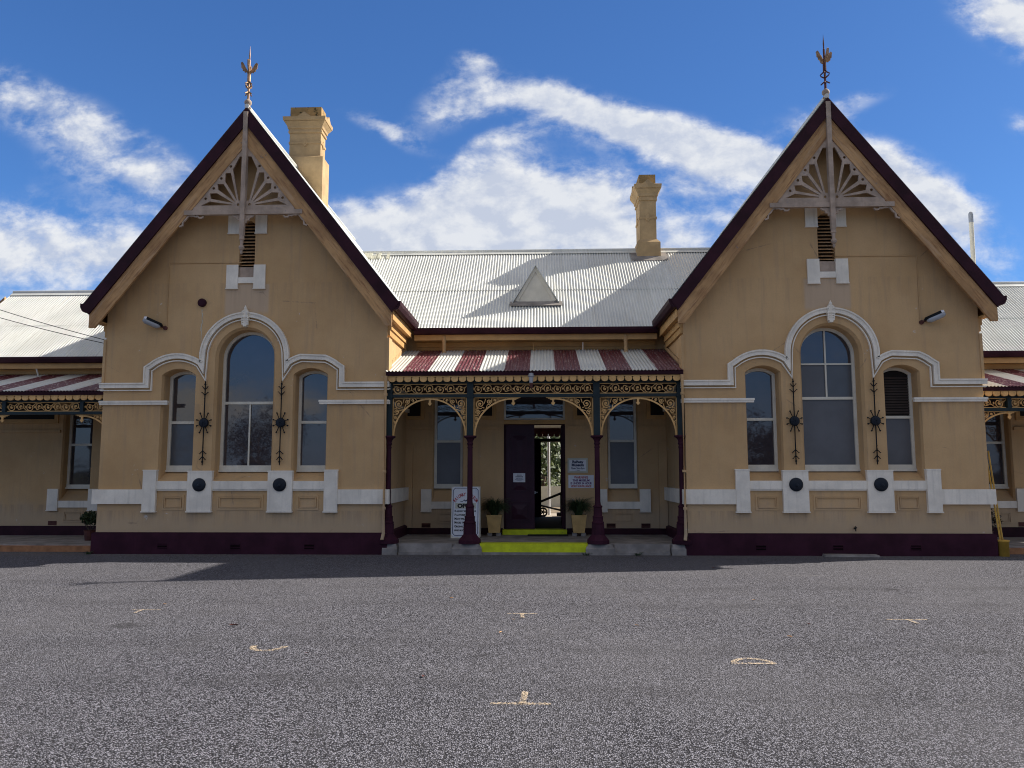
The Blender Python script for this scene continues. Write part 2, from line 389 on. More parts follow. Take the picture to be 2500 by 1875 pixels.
def offs(pts, d, closed=False):
    out = []; n = len(pts)
    for i, p in enumerate(pts):
        if closed: a, b = pts[i-1], pts[(i+1) % n]
        else: a, b = pts[max(i-1, 0)], pts[min(i+1, n-1)]
        def nrm(q, r):
            x, z = r[0]-q[0], r[1]-q[1]; l = math.hypot(x, z) or 1; return (-z/l, x/l)
        n1 = nrm(a, p) if a != p else nrm(p, b); n2 = nrm(p, b) if b != p else n1
        mx, mz = n1[0]+n2[0], n1[1]+n2[1]; l = math.hypot(mx, mz) or 1; mx, mz = mx/l, mz/l
        k = 1/max(.35, mx*n1[0]+mz*n1[1])
        out.append((p[0]+mx*d*k, p[1]+mz*d*k))
    return out
def ribbon(bm, pts, w, y0, y1, closed=False, taper=None):
    """flat bar following an (x, z) path"""
    if taper:
        n = len(pts); L = offs(pts, 1.); a = []; b = []
        for i, p in enumerate(pts):
            h = (w*(1-i/(n-1))+taper*i/(n-1))/2
            ddx, ddz = L[i][0]-p[0], L[i][1]-p[1]; a.append((p[0]+ddx*h, p[1]+ddz*h)); b.append((p[0]-ddx*h, p[1]-ddz*h))
    else: a, b = offs(pts, w/2, closed), offs(pts, -w/2, closed)
    n = len(pts)
    V = [[bm.verts.new((q[0], y, q[1])) for q in l] for l in (a, b) for y in (y0, y1)]
    a0, a1, b0, b1 = V
    for i in range(n if closed else n-1):
        j = (i+1) % n
        for f in ((a0[i], a0[j], b0[j], b0[i]), (a1[i], a1[j], b1[j], b1[i]), (a0[i], a0[j], a1[j], a1[i]), (b0[i], b0[j], b1[j], b1[i])): bm.faces.new(f)
    if not closed:
        for i in (0, n-1): bm.faces.new((a0[i], b0[i], b1[i], a1[i]))
def loft(bm, loops, closed=True, cap=False):
    vs = [[bm.verts.new(p) for p in l] for l in loops]; n = len(loops[0])
    for a, b in zip(vs, vs[1:]):
        for i in range(n if closed else n-1): bm.faces.new((a[i], a[(i+1) % n], b[(i+1) % n], b[i]))
    if cap: bm.faces.new(vs[0]); bm.faces.new(vs[-1])
def lathe(bm, prof, cx, cy_, n=16, ph=0, sq=1):
    loft(bm, [[(cx+r*math.cos(ph+2*math.pi*i/n), cy_+r*sq*math.sin(ph+2*math.pi*i/n), z) for i in range(n)] for r, z in prof], True, True)
def tube(bm, pts, r, n=8, r2=None):
    pts = [Vector(p) for p in pts]; loops = []
    for i, p in enumerate(pts):
        d = (pts[min(i+1, len(pts)-1)]-pts[max(i-1, 0)]).normalized()
        a = d.cross(Vector((0, 0, 1)))
        if a.length < .01: a = d.cross(Vector((0, 1, 0)))
        a.normalize(); b = d.cross(a)
        rr = r if r2 is None else r+(r2-r)*i/(len(pts)-1)
        loops.append([p+(a*math.cos(2*math.pi*k/n)+b*math.sin(2*math.pi*k/n))*rr for k in range(n)])
    loft(bm, loops, True, True)
def disc_y(bm, x, z, r, y0, y1, n=20, dome=0):
    prof = [(r, y1), (r, y0)]+([(r*.75, y0-dome*.6), (r*.35, y0-dome), (.004, y0-dome*1.05)] if dome else [(.004, y0-.0005)])
    loft(bm, [[(x+q*math.cos(2*math.pi*i/n), y, z+q*math.sin(2*math.pi*i/n)) for i in range(n)] for q, y in prof], True, True)
def corr(bm, O, U, V, lu, lv, pitch=.0715, amp=.0115, rows=1, per=8, thick=.004):
    """corrugated sheet: waves repeat along U, run down V"""
    O, U, V = Vector(O), Vector(U).normalized(), Vector(V).normalized(); N = U.cross(V)
    if N.z < 0: N = -N
    n = int(lu/pitch*per); g = []
    for j in range(rows+1):
        g.append([bm.verts.new(O+U*(lu*i/n)+V*(lv*j/rows)+N*(amp*math.cos(2*math.pi*(lu*i/n)/pitch))) for i in range(n+1)])
    for j in range(rows):
        for i in range(n): bm.faces.new((g[j][i], g[j][i+1], g[j+1][i+1], g[j+1][i]))
def arch(cx, hw, zb, zs, rise, n=20):
    """loop from the bottom left corner up, over the arch and down"""
    r = (hw*hw+rise*rise)/(2*rise); zc = zs+rise-r; a = math.asin(min(1, hw/r))
    pts = [(cx-hw, zb)]
    for i in range(n+1):
        th = -a+2*a*i/n; pts.append((cx+r*math.sin(th), zc+r*math.cos(th)))
    pts.append((cx+hw, zb)); return pts
def text_mesh(bm, s, size, x, z, y, align='CENTER', bold=0, mirror=False, rot=0, sx=1.):
    """lettering laid flat on a plane facing -y, joined into bm"""
    c = bpy.data.curves.new('t', 'FONT'); c.body = s; c.size = size; c.align_x = align; c.offset = bold; c.extrude = .001; c.resolution_u = 3
    o = bpy.data.objects.new('t', c); C.objects.link(o)
    dg = bpy.context.evaluated_depsgraph_get(); dg.update()
    me = bpy.data.meshes.new_from_object(o.evaluated_get(dg))
    me.transform(Matrix.Translation((x, y, z)) @ Matrix.Rotation(-rot, 4, 'Y') @ Matrix.Rotation(R_(90), 4, 'X') @ Matrix.Diagonal((sx, 1, 1, 1)))
    bm.from_mesh(me); bpy.data.meshes.remove(me); bpy.data.objects.remove(o); bpy.data.curves.remove(c)
def spiral(cx, cz, r0, r1, a0, turns, n=30):
    return [(cx+(r0+(r1-r0)*i/n)*math.cos(a0+turns*2*math.pi*i/n), cz+(r0+(r1-r0)*i/n)*math.sin(a0+turns*2*math.pi*i/n)) for i in range(n+1)]

# ------------------------------------------------------------------ ground
bm = BM(); box(bm, -400, 400, -400, 500, -.6, -.05); obj('ground', bm, 'grass', kind='structure')
bm = BM(); box(bm, -60, 60, -60, 3.2, -.05, 0); forecourt = obj('asphalt_forecourt', bm, 'asphalt', kind='structure')
marks = []
def tmark(xa, xb, yb, xs, ys, w=.022):
    bm = BM()
    for (p, q) in (((xa, yb), (xb, yb)), ((xs, yb), (xs+.015, ys))):
        l = math.hypot(q[0]-p[0], q[1]-p[1]); nx, ny = -(q[1]-p[1])/l*w, (q[0]-p[0])/l*w
        f = [bm.verts.new((a, b, .004 if p[1] == q[1] else .008)) for a, b in ((p[0]-nx, p[1]-ny), (q[0]-nx, q[1]-ny), (q[0]+nx, q[1]+ny), (p[0]+nx, p[1]+ny))]
        bm.faces.new(f)
    obj('paint_mark', bm, 'chalk', forecourt)
def cmark(cx, cyy, rx, ry, a0, a1, w=.03, base=False):
    bm = BM(); n = 16; V = []
    for i in range(n+1):
        a = a0+(a1-a0)*i/n
        V.append([bm.verts.new((cx+(rx+d)*math.cos(a), cyy+(ry+d)*math.sin(a), .004)) for d in (-w, w)])
    for a, b in zip(V, V[1:]): bm.faces.new((a[0], b[0], b[1], a[1]))
    if base:
        f = [bm.verts.new((cx+sx*rx, cyy+d, .008)) for sx, d in ((-1, -w), (1, -w), (1, w), (-1, w))]; bm.faces.new(f)
    obj('paint_mark', bm, 'chalk', forecourt)
tmark(-4.80, -4.44, -6.56, -4.66, -6.80, .018); tmark(-.26, .09, -6.68, -.09, -6.98, .022); tmark(4.0, 4.45, -6.93, 4.22, -7.18, .02); tmark(-.23, .20, -10.33, 0, -10.02, .024)
cmark(-2.45, -8.50, .15, .20, math.pi, 2*math.pi); cmark(1.97, -9.08, .17, .20, 0, math.pi, .026, True)
# wing footpaths, porch floor and steps belong to the setting
for s, x0, x1 in ((-1, -15.2, -9.07), (1, 9.07, 15.2)):
    bm = BM(); box(bm, x0, x1, .52, 3.0, -.05, .135); obj('footpath', bm, 'concrete', kind='structure')
    bm = BM(); box(bm, x0, x1, .36, .52, -.05, .115)
    obj('kerb', bm, 'brick', kind='structure')

# ------------------------------------------------------------------ the station
ST = thing('railway_station', 'tan Victorian station building with twin steep gables, striped verandah roofs and maroon plinth', 'building')
SLOPE = 1.284
HW = 2.97

def window(cx, hw, zb, zs, rise, yf, panes, rail=None, mull=None, bars=(), parent=ST, glaz=.055, botrail=.13, n=20, label=None):
    """sash window: frame mesh with pane, rail and bar children. panes: list of (z0, z1, x0, x1, material) in loop-relative terms"""
    loop = arch(cx, hw, zb, zs, rise, n)
    fm = BM(); ribbon(fm, offs(loop, -.03), .06, yf-.03, yf+.05)
    box(fm, cx-hw+.002, cx+hw-.002, yf-.045, yf+.048, zb, zb+botrail); box(fm, cx-hw-.0, cx+hw, yf-.075, yf-.046, zb-.005, zb+.035)
    w = obj('window', fm, 'frame', parent, label=label)
    inner = arch(cx, hw-glaz, zb+botrail, zs, max(.02, rise-glaz*.9), n)
    r = ((hw-glaz)**2+max(.02, rise-glaz*.9)**2)/(2*max(.02, rise-glaz*.9)); zc = zs+max(.02, rise-glaz*.9)-r
    def top(x): return zc+math.sqrt(max(0, r*r-(x-cx)**2)) if abs(x-cx) <= hw-glaz else zs
    for (z0, z1, x0, x1, mt) in panes:
        xa, xb = cx+x0*(hw-glaz), cx+x1*(hw-glaz)
        bmp = BM()
        if z1 is None:
            pts = [(xa, z0)]+[(xa+(xb-xa)*i/n, top(xa+(xb-xa)*i/n)) for i in range(n+1)]+[(xb, z0)]
        else: pts = [(xa, z0), (xa, z1), (xb, z1), (xb, z0)]
        prism(bmp, pts, yf+.012+random.random()*.002, yf+.02)
        po = obj('pane', bmp, mt, w)
        if mt in ('clear', 'dim'):      # old sashes never sit quite parallel
            c = Vector(((xa+xb)/2, yf+.016, z0+.4)); a = random.uniform(-.006, .006)
            po.matrix_local = Matrix.Translation(c) @ Matrix.Rotation(a, 4, 'Z') @ Matrix.Translation(-c)
    if rail:
        b = BM(); box(b, cx-hw+.05, cx+hw-.05, yf-.028, yf+.011, rail-.028, rail+.028); obj('meeting_rail', b, 'frame', w)
    for (x0, z0, z1) in (mull or []):
        b = BM(); box(b, cx+x0*hw-.016, cx+x0*hw+.016, yf-.018, yf+.0105, z0, z1 if z1 else top(cx+x0*hw)+.01); obj('mullion', b, 'frame', w)
    for (z,) in bars:
        b = BM(); box(b, cx-hw+.05, cx+hw-.05, yf-.02, yf+.0108, z-.016, z+.016); obj('glazing_bar', b, 'frame', w)
    return w

def reveal(bm, cx, hw_f, hw_b, zb_f, zb_b, zs, rise_f, rise_b, y0, y1, ch=.07, n=20):
    f = arch(cx, hw_f, zb_f, zs, rise_f, n); b = arch(cx, hw_b, zb_b, zs, rise_b, n)
    k = ch/(y1-y0); m = arch(cx, hw_b, zb_f+(zb_b-zb_f)*k, zs, rise_b, n)
    loft(bm, [[(p[0], y0, p[1]) for p in f], [(p[0], y0+ch, p[1]) for p in m], [(p[0], y1, p[1]) for p in b]])
    return f

def hood_path(s_end):
    pts = [(-s_end, 3.43), (-2.035, 3.43), (-2.035, 3.795)]
    r, zc = .85, 3.195
    for i in range(15):
        x = -2.035+(1.185)*i/14; pts.append((x, zc+math.sqrt(max(0, r*r-(x+1.41)**2))))
    pts = [p for k, p in enumerate(pts) if k < 3 or p[0] > -2.03]
    pts = pts[:-1]+[(-.875, 3.79)]
    for i in range(33):
        a = math.pi-math.pi*i/32; pts.append((.875*math.cos(a), 4.03+.875*math.sin(a)))
    left = [p for p in pts if p[0] < -.8749 and p[1] < 4.02]
    return pts+[(-p[0], p[1]) for p in reversed(left)]

def rosette(cx):
    bm = BM(); y0, y1 = -.055, -.035
    ribbon(bm, [(cx, 1.80), (cx, 3.51)], .017, y0, y1)
    for sgn in (1, -1):
        Z = lambda d: 2.66+sgn*d
        for d, w_, k in ((.62, .075, 1), (.735, .065, 1)):
            if sgn < 0: k = -1
            for e in (-1, 1):
                pts = [(cx, Z(d-.045*1)), (cx+e*w_*.5, Z(d-.012)), (cx+e*w_*.85, Z(d+.018)), (cx+e*w_*1.05, Z(d+.012))]
                ribbon(bm, pts, .016, y0, y1, taper=.008)
        for d, rr in ((.50, .013), (.80, .022), (.56, .012)):
            prism(bm, [(cx-rr, Z(d)), (cx, Z(d)+rr*1.3), (cx+rr, Z(d)), (cx, Z(d)-rr*1.3)], y0-.008, y1)
        prism(bm, [(cx-.008, Z(.84)), (cx+.008, Z(.84)), (cx, Z(.875))], y0, y1)
    for k in range(8):
        a = math.pi/8+k*math.pi/4 if False else math.pi/2+(k+.5)*math.pi/4
        L = .215 if k in (0, 3, 4, 7) else .165
        if abs(math.cos(a)) > .9: L = .16
        ribbon(bm, [(cx+.06*math.cos(a), 2.66+.06*math.sin(a)), (cx+L*math.cos(a), 2.66+L*math.sin(a))], .012, y0, y1)
        x, z = cx+L*math.cos(a), 2.66+L*math.sin(a); q = .018
        prism(bm, [(x-q, z), (x, z+q), (x+q, z), (x, z-q)], y0-.005, y1)
    disc_y(bm, cx, 2.66, .098, -.065, -.03, 20)
    o = obj('wall_tie_ornament', bm, 'iron', ST)
    b2 = BM(); disc_y(b2, cx, 2.66, .088, -.075, -.066, 20, .012)
    for k in range(6):
        a = k*math.pi/3; ribbon(b2, [(cx, 2.66), (cx+.07*math.cos(a), 2.66+.07*math.sin(a))], .014, -.096, -.078)
    obj('boss', b2, 'navy', o)

def bay(cx, side):
    """gabled pavilion centred on cx; side is -1 for the left one, +1 for the right one"""
    inn = -side
    top = lambda x: 9.03-SLOPE*abs(x)
    bm = BM()
    fr = []
    fr.append(reveal(bm, cx, .635, .59, 1.475, 1.66, 4.03, .635, .59, 0, .36, .07, 28))
    for e in (-1, 1): fr.append(reveal(bm, cx+e*1.385, .36, .335, 1.475, 1.66, 3.66, .135, .12, 0, .36))
    vent = [(cx-.205, 5.60), (cx-.205, 6.85), (cx-.10, 6.93), (cx+.02, 6.95), (cx+.125, 6.88), (cx+.125, 5.60)] if side < 0 else \
           [(cx-.17, 5.60), (cx-.17, 6.88), (cx-.06, 6.95), (cx+.06, 6.95), (cx+.175, 6.88), (cx+.175, 5.60)]
    loft(bm, [[(p[0], 0, p[1]) for p in vent], [(p[0], .22, p[1]) for p in vent]])
    outer = [(cx-HW, .40), (cx-HW, top(HW)), (cx, top(0)), (cx+HW, top(HW)), (cx+HW, .40)]
    loops = [outer]+fr+[vent]
    flat = [p for l in loops for p in l]
    vs = [bm.verts.new((p[0], 0, p[1])) for p in flat]
    for t3 in tessellate_polygon([[Vector((p[0], p[1], 0)) for p in l] for l in loops]):
        try: bm.faces.new([vs[i] for i in t3])
        except ValueError: pass
    for e in (-1, 1):
        q = [bm.verts.new((cx+e*HW, y, z)) for y, z in ((0, .0), (9.2, .0), (9.2, top(HW)), (0, top(HW)))]; bm.faces.new(q)
    q = [bm.verts.new((p[0], 9.2, p[1])) for p in outer]; bm.faces.new(q)
    # dark backing behind the openings
    obj('bay_wall', bm, 'wall', ST)
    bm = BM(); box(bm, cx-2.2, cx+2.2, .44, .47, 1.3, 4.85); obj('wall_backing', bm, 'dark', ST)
    # windows
    G = .36
    if side < 0:
        window(cx, .59, 1.66, 4.03, .59, G, [(3.10, None, -1, 1, 'clear'), (1.79, 3.10, -1, 0, 'clear'), (1.79, 3.10, 0, 1, 'clear')], 3.10, [(0.02, 1.79, 3.10)], n=28, label='tall arched window with one large upper pane')
        window(cx-1.385, .335, 1.66, 3.66, .12, G, [(2.69, None, -1, 1, 'dim'), (1.79, 2.69, -1, 1, 'mottled')], 2.69)
        window(cx+1.385, .335, 1.66, 3.66, .12, G, [(2.69, None, -1, 1, 'clear'), (1.79, 2.69, -1, 1, 'clear')], 2.69)
    else:
        window(cx, .59, 1.66, 4.03, .59, G, [(3.86, None, -1, 0, 'clear'), (3.86, None, 0, 1, 'clear'), (3.16, 3.86, -1, 0, 'frost'), (3.16, 3.86, 0, 1, 'mottled'), (1.79, 3.12, -1, 1, 'frost')], 3.15, [(0., 3.15, None)], [(3.86,)], n=28, label='tall arched window with four upper panes over frosted glass')
        window(cx-1.385, .335, 1.66, 3.66, .12, G, [(2.72, None, -1, 1, 'clear'), (1.79, 2.72, -1, 1, 'clear')], 2.72)
        w = window(cx+1.385, .335, 1.66, 3.66, .12, G, [(1.79, 2.72, -1, 1, 'frost'), (2.80, None, -1, 1, 'dark')], 2.755, label='narrow window with louvred upper half')
        b = BM(); zz = 2.83
        while zz < 3.60:
            hexa(b, [(cx+1.385-.275, G-.012, zz), (cx+1.385+.275, G-.012, zz), (cx+1.385+.275, G+.008, zz+.035), (cx+1.385-.275, G+.008, zz+.035),
                     (cx+1.385-.275, G-.008, zz+.004), (cx+1.385+.275, G-.008, zz+.004), (cx+1.385+.275, G+.011, zz+.039), (cx+1.385-.275, G+.011, zz+.039)]); zz += .055
        obj('louvre_blades', b, 'louvre', w)
    # gable vent: louvres, quoins, sill
    vc = cx-.04 if side < 0 else cx
    b = BM(); box(b, vc-.17, vc+.17, .17, .2, 5.72, 6.95); vo = obj('gable_vent', b, 'dark', ST)
    b = BM(); zz = 5.98
    while zz < 6.9:
        hexa(b, [(vc-.163, .03, zz), (vc+.163, .03, zz), (vc+.163, .12, zz+.05), (vc-.163, .12, zz+.05), (vc-.163, .03, zz+.012), (vc+.163, .03, zz+.012), (vc+.163, .12, zz+.062), (vc-.163, .12, zz+.062)]); zz += .072
    obj('louvre_blades', b, 'barge', vo)
    b = BM(); box(b, vc-.163, vc+.163, .02, .16, 5.725, 5.95); obj('vent_base', b, 'truss', vo)
    for e in (-1, 1):
        xa = vc+e*.165; xb = vc+e*.415
        for z0, z1 in ((6.68, 7.09), (5.49, 5.99)):
            b = BM(); x0, x1 = min(xa, xb), max(xa, xb); box(b, x0, x1, -.04, .05, z0, z1); box(b, x0-.008, x1+.008, -.05, .04, z0-.022, z0-.002)
            obj('vent_quoin', b, 'cream', ST)
    b = BM(); box(b, vc-.163, vc+.163, -.035, .13, 5.595, 5.72); obj('vent_sill', b, 'cream', ST)
    # hood moulding, string courses
    hp = [(cx+p[0], p[1]) for p in hood_path(3.03)]
    b = BM(); ribbon(b, hp, .085, -.075, .02); ribbon(b, offs(hp, .05), .03, -.095, .02); ribbon(b, offs(hp, -.088), .022, -.045, .02)
    obj('hood_moulding', b, 'cream', ST)
    for e in (-1, 1):
        b = BM(); x0, x1 = sorted((cx+e*1.59, cx+e*3.02)); box(b, x0, x1, -.05, .02, 3.04, 3.10); box(b, x0-.01, x1+.01, -.065, .018, 3.085, 3.125)
        obj('string_course', b, 'cream', ST)
        x0, x1 = sorted((cx+e*2.96, cx+e*3.04)); yb = 2.49 if e == inn else 2.98
        b = BM(); box(b, x0, x1, .021, yb, 3.345, 3.37); box(b, x0, x1, .0215, yb, 3.39, 3.475); box(b, x0, x1, .0212, yb, 3.04, 3.123)
        obj('string_course', b, 'cream', ST)
        x0, x1 = sorted((cx+e*2.96, cx+e*3.015)); b = BM(); box(b, x0, x1, -.02, yb*.12, 3.48, 4.42)
        obj('corner_quoin', b, 'wall', ST)
    # keystone leaf
    b = BM()
    for e in (-1, 1):
        ribbon(b, [(cx+p[0]*e, p[1]) for p in spiral(.055, 4.93, .028, .012, .5, .9, 14)], .016, -.13, -.07)
        for k in range(4):
            z = 4.83-.045*k; ribbon(b, [(cx+e*.012, z+.02), (cx+e*.055, z+.03), (cx+e*(.075-.008*k), z)], .024, -.135+.008*k, -.05)
        ribbon(b, [(cx+e*.02, 5.0), (cx+e*.05, 4.98), (cx+e*.07, 4.95)], .022, -.12, -.05)
    prism(b, [(cx-.035, 4.66), (cx-.05, 4.85), (cx-.075, 4.90), (cx-.06, 4.98), (cx-.025, 5.02), (cx, 5.08), (cx+.025, 5.02), (cx+.06, 4.98), (cx+.075, 4.90), (cx+.05, 4.85), (cx+.035, 4.66)], -.11, .01)
    lathe(b, [(.004, 5.0), (.03, 5.02), (.034, 5.05), (.012, 5.09), (.004, 5.11)], cx, -.09, 8)
    obj('keystone', b, 'cream', ST)
    # sill band, apron piers, low band, panels
    for x0, x1 in ((-1.735, -1.082), (-.578, .578), (1.082, 1.735)):
        b = BM(); box(b, cx+x0, cx+x1, -.055, .02, 1.305, 1.47); box(b, cx+x0, cx+x1, -.04, .021, 1.275, 1.3045); obj('sill_band', b, 'cream', ST)
    for x0, x1, z0, z1 in ((-2.01, -1.735, .865, 1.695), (-1.082, -.578, .865, 1.675), (.578, 1.082, .865, 1.675), (1.735, 2.01, .865, 1.695)):
        b = BM(); box(b, cx+x0, cx+x1, -.075, .022, z0, z1); box(b, cx+x0-.012, cx+x1+.012, -.088, .023, z0-.028, z0-.002); box(b, cx+x0-.008, cx+x1+.008, -.082, .024, z1-.02, z1+.006)
        o = obj('apron_pier', b, 'cream', ST)
        if abs(x0) < 1.1 and abs(x1) < 1.1:
            xc = cx+(x0+x1)/2; b = BM(); disc_y(b, xc, 1.395, .135, -.10, -.076, 28, .028); disc_y(b, xc+.01, 1.38, .035, -.14, -.12, 12, .012); obj('roundel', b, 'navy', o, True)
    for e in (-1, 1):
        b = BM(); x0, x1 = sorted((cx+e*2.012, cx+e*3.06)); box(b, x0, x1, -.065, .02, 1.005, 1.30)
        x0, x1 = sorted((cx+e*2.96, cx+e*3.058)); box(b, x0, x1, .0205, 2.49 if e == inn else 2.98, 1.007, 1.298); obj('sill_band', b, 'cream', ST)
    for x0, x1 in ((-1.60, -1.18), (-.46, .46), (1.18, 1.60)):
        b = BM(); lp = [(cx+x0, .90), (cx+x0, 1.17), (cx+x1, 1.17), (cx+x1, .90)]
        ribbon(b, lp, .035, -.012, .005, True); ribbon(b, offs(lp, -.04, True), .016, -.022, .005, True); obj('apron_panel', b, 'wall', ST)
    # plinth and vents
    b = BM()
    prism(b, [(cx-3.035, 0), (cx-3.035, .41), (cx-2.975, .435), (cx+2.975, .435), (cx+3.035, .41), (cx+3.035, 0)], -.05, 2.6)
    obj('plinth', b, 'maroon', ST)
    for x in (-1.55, -.05, 1.46):
        b = BM(); ribbon(b, [(cx+x-.105, .09), (cx+x-.105, .215), (cx+x+.105, .215), (cx+x+.105, .09)], .014, -.056, -.045, True)
        for k in range(4): box(b, cx+x-.1, cx+x+.1, -.054, -.048, .10+k*.03, .112+k*.03)
        vo = obj('plinth_vent', b, 'maroon', ST)
        b = BM(); box(b, cx+x-.1, cx+x+.1, -.052, -.04, .09, .215); obj('vent_shade', b, 'vent_black', vo)  # solid black box, painted in place of the shade inside the vent
    for e in (-.80, .80): rosette(cx+e)
    # ---- roof
    ylen = 9.75; L = math.hypot(1, SLOPE)
    for e in (-1, 1):
        b = BM(); corr(b, (cx, -.43, 9.275), (0, 1, 0), (e, 0, -SLOPE), ylen, 3.27*L, amp=.010)
        obj('gable_roof', b, 'roof', ST, True)
        b = BM()   # lining boards under the sheet
        prism(b, [(cx, 9.245), (cx+e*3.2, 9.245-SLOPE*3.2), (cx+e*3.2, 9.10-SLOPE*3.2), (cx, 9.10)], -.355, ylen-.44); obj('roof_lining', b, 'fascia', ST)
        b = BM(); prism(b, [(cx, 9.255), (cx+e*3.27, 9.255-SLOPE*3.27), (cx+e*3.13, 8.89-SLOPE*3.13), (cx, 8.89)], -.45, -.36); obj('barge_capping', b, 'maroon_dark', ST)
        b = BM(); prism(b, [(cx, 8.888), (cx+e*3.13, 8.888-SLOPE*3.13), (cx+e*3.13, 4.60), (cx+e*3.006, 4.60), (cx, 8.46)], -.41, -.355); obj('barge_board', b, 'barge', ST)
        # eaves gutter, fascia, soffit and cornice
        yb = 2.0 if e == inn else 2.6
        g = [(3.15, 4.93), (3.15, 5.09), (3.17, 5.09), (3.18, 4.98), (3.25, 4.98), (3.285, 5.035), (3.29, 5.10), (3.315, 5.10), (3.31, 5.02), (3.27, 4.94), (3.22, 4.915)]
        b = BM(); prism(b, [(cx+e*p, z) for p, z in g], -.44, yb); gt = obj('gutter', b, 'maroon_dark', ST)
        b = BM(); prism(b, [(cx+e*p, z) for p, z in ((3.17, 4.985), (3.25, 4.985), (3.284, 5.035), (3.288, 5.098), (3.17, 5.098))], -.437, -.43); obj('gutter_stop', b, 'maroon_dark', gt)
        b = BM(); x0, x1 = sorted((cx+e*3.125, cx+e*3.15)); box(b, x0, x1, -.353, yb, 4.74, 5.0); obj('fascia_board', b, 'fascia', ST)
        b = BM(); x0, x1 = sorted((cx+e*2.96, cx+e*3.124)); box(b, x0, x1, -.353, yb, 4.745, 4.765); obj('soffit', b, 'fascia', ST)
        b = BM(); x0, x1 = sorted((cx+e*2.96, cx+e*3.05)); box(b, x0, x1, .02, yb, 4.60, 4.744); x0, x1 = sorted((cx+e*2.96, cx+e*3.02)); box(b, x0, x1, .02, yb, 4.47, 4.598); obj('cornice', b, 'fascia', ST)
    b = BM(); tube(b, [(cx, -.43, 9.30), (cx, 9.3, 9.30)], .05, 8); obj('ridge_cap', b, 'roof', ST)
    # ---- gable truss
    y0, y1 = -.40, -.345
    b = BM()
    box(b, cx-1.06, cx+1.06, y0-.004, y1, 7.055, 7.135)
    box(b, cx-1.24, cx+1.24, y0-.03, y1-.004, 6.955, 7.05)
    tr = obj('gable_truss', b, 'truss', ST, label='fan shaped timber gable screen with pierced ribs')
    # fan-shaped board: five tapering openings between ribs that spring from a pierced hub
    G_ = lambda X, Y: ((X-408)/344, 7.175+(782-Y)/344*1.03)
    opens = [[(424, 436), (450, 436), (497, 530), (446, 755), (424, 755)], [(510, 553), (548, 553), (552, 612), (459, 754)], [(562, 632), (604, 632), (600, 672), (471, 764)],
             [(608, 697), (657, 700), (650, 738), (482, 772)], [(655, 757), (719, 787), (490, 787), (492, 782)]]
    holes = [G_(*h) for h in ((513, 507), (578, 593), (631, 664), (687, 737), (449, 782))]
    for e in (-1, 1):
        circ = lambda h, r: [(cx+e*(h[0]+r*math.cos(2*math.pi*i/12)), h[1]+r*math.sin(2*math.pi*i/12)) for i in range(12)]
        b = BM()
        prism(b, [(cx+e*p[0], p[1]) for p in ((.025, 8.51), (1.165, 7.05), (.025, 7.05))], y0+.006, y1-.008,
              [[(cx+e*G_(*p)[0], G_(*p)[1]) for p in o_] for o_ in opens]+[circ(h, .029) for h in holes])
        obj('fan_screen', b, 'truss', tr)
        # small cusped brackets under the tie and down the barge
        b = BM()
        X = lambda p: (cx+e*p[0], p[1])
        ribbon(b, [X(p) for p in ((.84, 6.935), (.87, 6.90), (.93, 6.90), (.96, 6.935), (1.0, 6.925), (1.06, 6.945), (1.12, 6.94))], .03, y0, y1-.01)
        obj('cusped_bracket', b, 'truss', tr); b = BM()
        ribbon(b, [X(p) for p in ((1.17, 6.93), (1.22, 6.86), (1.27, 6.82), (1.275, 6.74), (1.33, 6.72), (1.37, 6.76), (1.42, 6.70), (1.45, 6.66))], .03, y0, y1-.01)
        prism(b, [X(p) for p in ((1.08, 6.953), (1.26, 6.955), (1.40, 6.78), (1.34, 6.78), (1.22, 6.86), (1.15, 6.93))], y0+.005, y1-.012)
        obj('cusped_bracket', b, 'truss', tr); b = BM()
        ribbon(b, [X(p) for p in ((.05, 6.78), (.06, 6.84), (.11, 6.85), (.12, 6.90), (.17, 6.91), (.22, 6.94))], .035, y0, y1-.01)
        prism(b, [X(p) for p in ((.04, 6.95), (.2, 6.95), (.11, 6.90), (.05, 6.82))], y0+.005, y1-.012)
        obj('cusped_bracket', b, 'truss', tr)
    b = BM(); box(b, cx-.046, cx+.046, -.475, -.385, 6.50, 9.16)
    lathe(b, [(.004, 6.10), (.025, 6.12), (.03, 6.16), (.02, 6.18), (.05, 6.21), (.062, 6.245), (.05, 6.28), (.03, 6.30), (.038, 6.40), (.058, 6.42), (.05, 6.45), (.05, 6.505)], cx, -.43, 12)
    obj('king_post', b, 'truss', tr)
    # ---- finial
    fx, fy = cx, -.36
    b = BM(); lathe(b, [(.05, 9.12), (.05, 9.275), (.062, 9.28), (.062, 9.30), (.04, 9.315), (.045, 9.335), (.07, 9.365), (.078, 9.40), (.07, 9.435), (.04, 9.465), (.026, 9.475)], fx, fy, 14)
    fin = obj('roof_finial', b, 'truss', ST, True)
    b = BM(); lathe(b, [(.026, 9.47), (.022, 9.86), (.038, 9.865), (.036, 10.07), (.02, 10.09), (.022, 10.33), (.012, 10.36), (.016, 10.45), (.002, 10.66)], fx, fy, 8)
    for z, dz_, r in ((9.63, -.05, .09), (9.72, .05, .085), (9.85, -.06, .095)):
        for k in range(4):
            a = math.pi/4+.3+k*math.pi/2
            tube(b, [(fx+.02*math.cos(a), fy+.02*math.sin(a), z), (fx+r*math.cos(a), fy+r*math.sin(a), z+dz_)], .016, 5, .013)
    obj('spike', b, 'rust' if side > 0 else 'bronze', fin)
    b = BM()
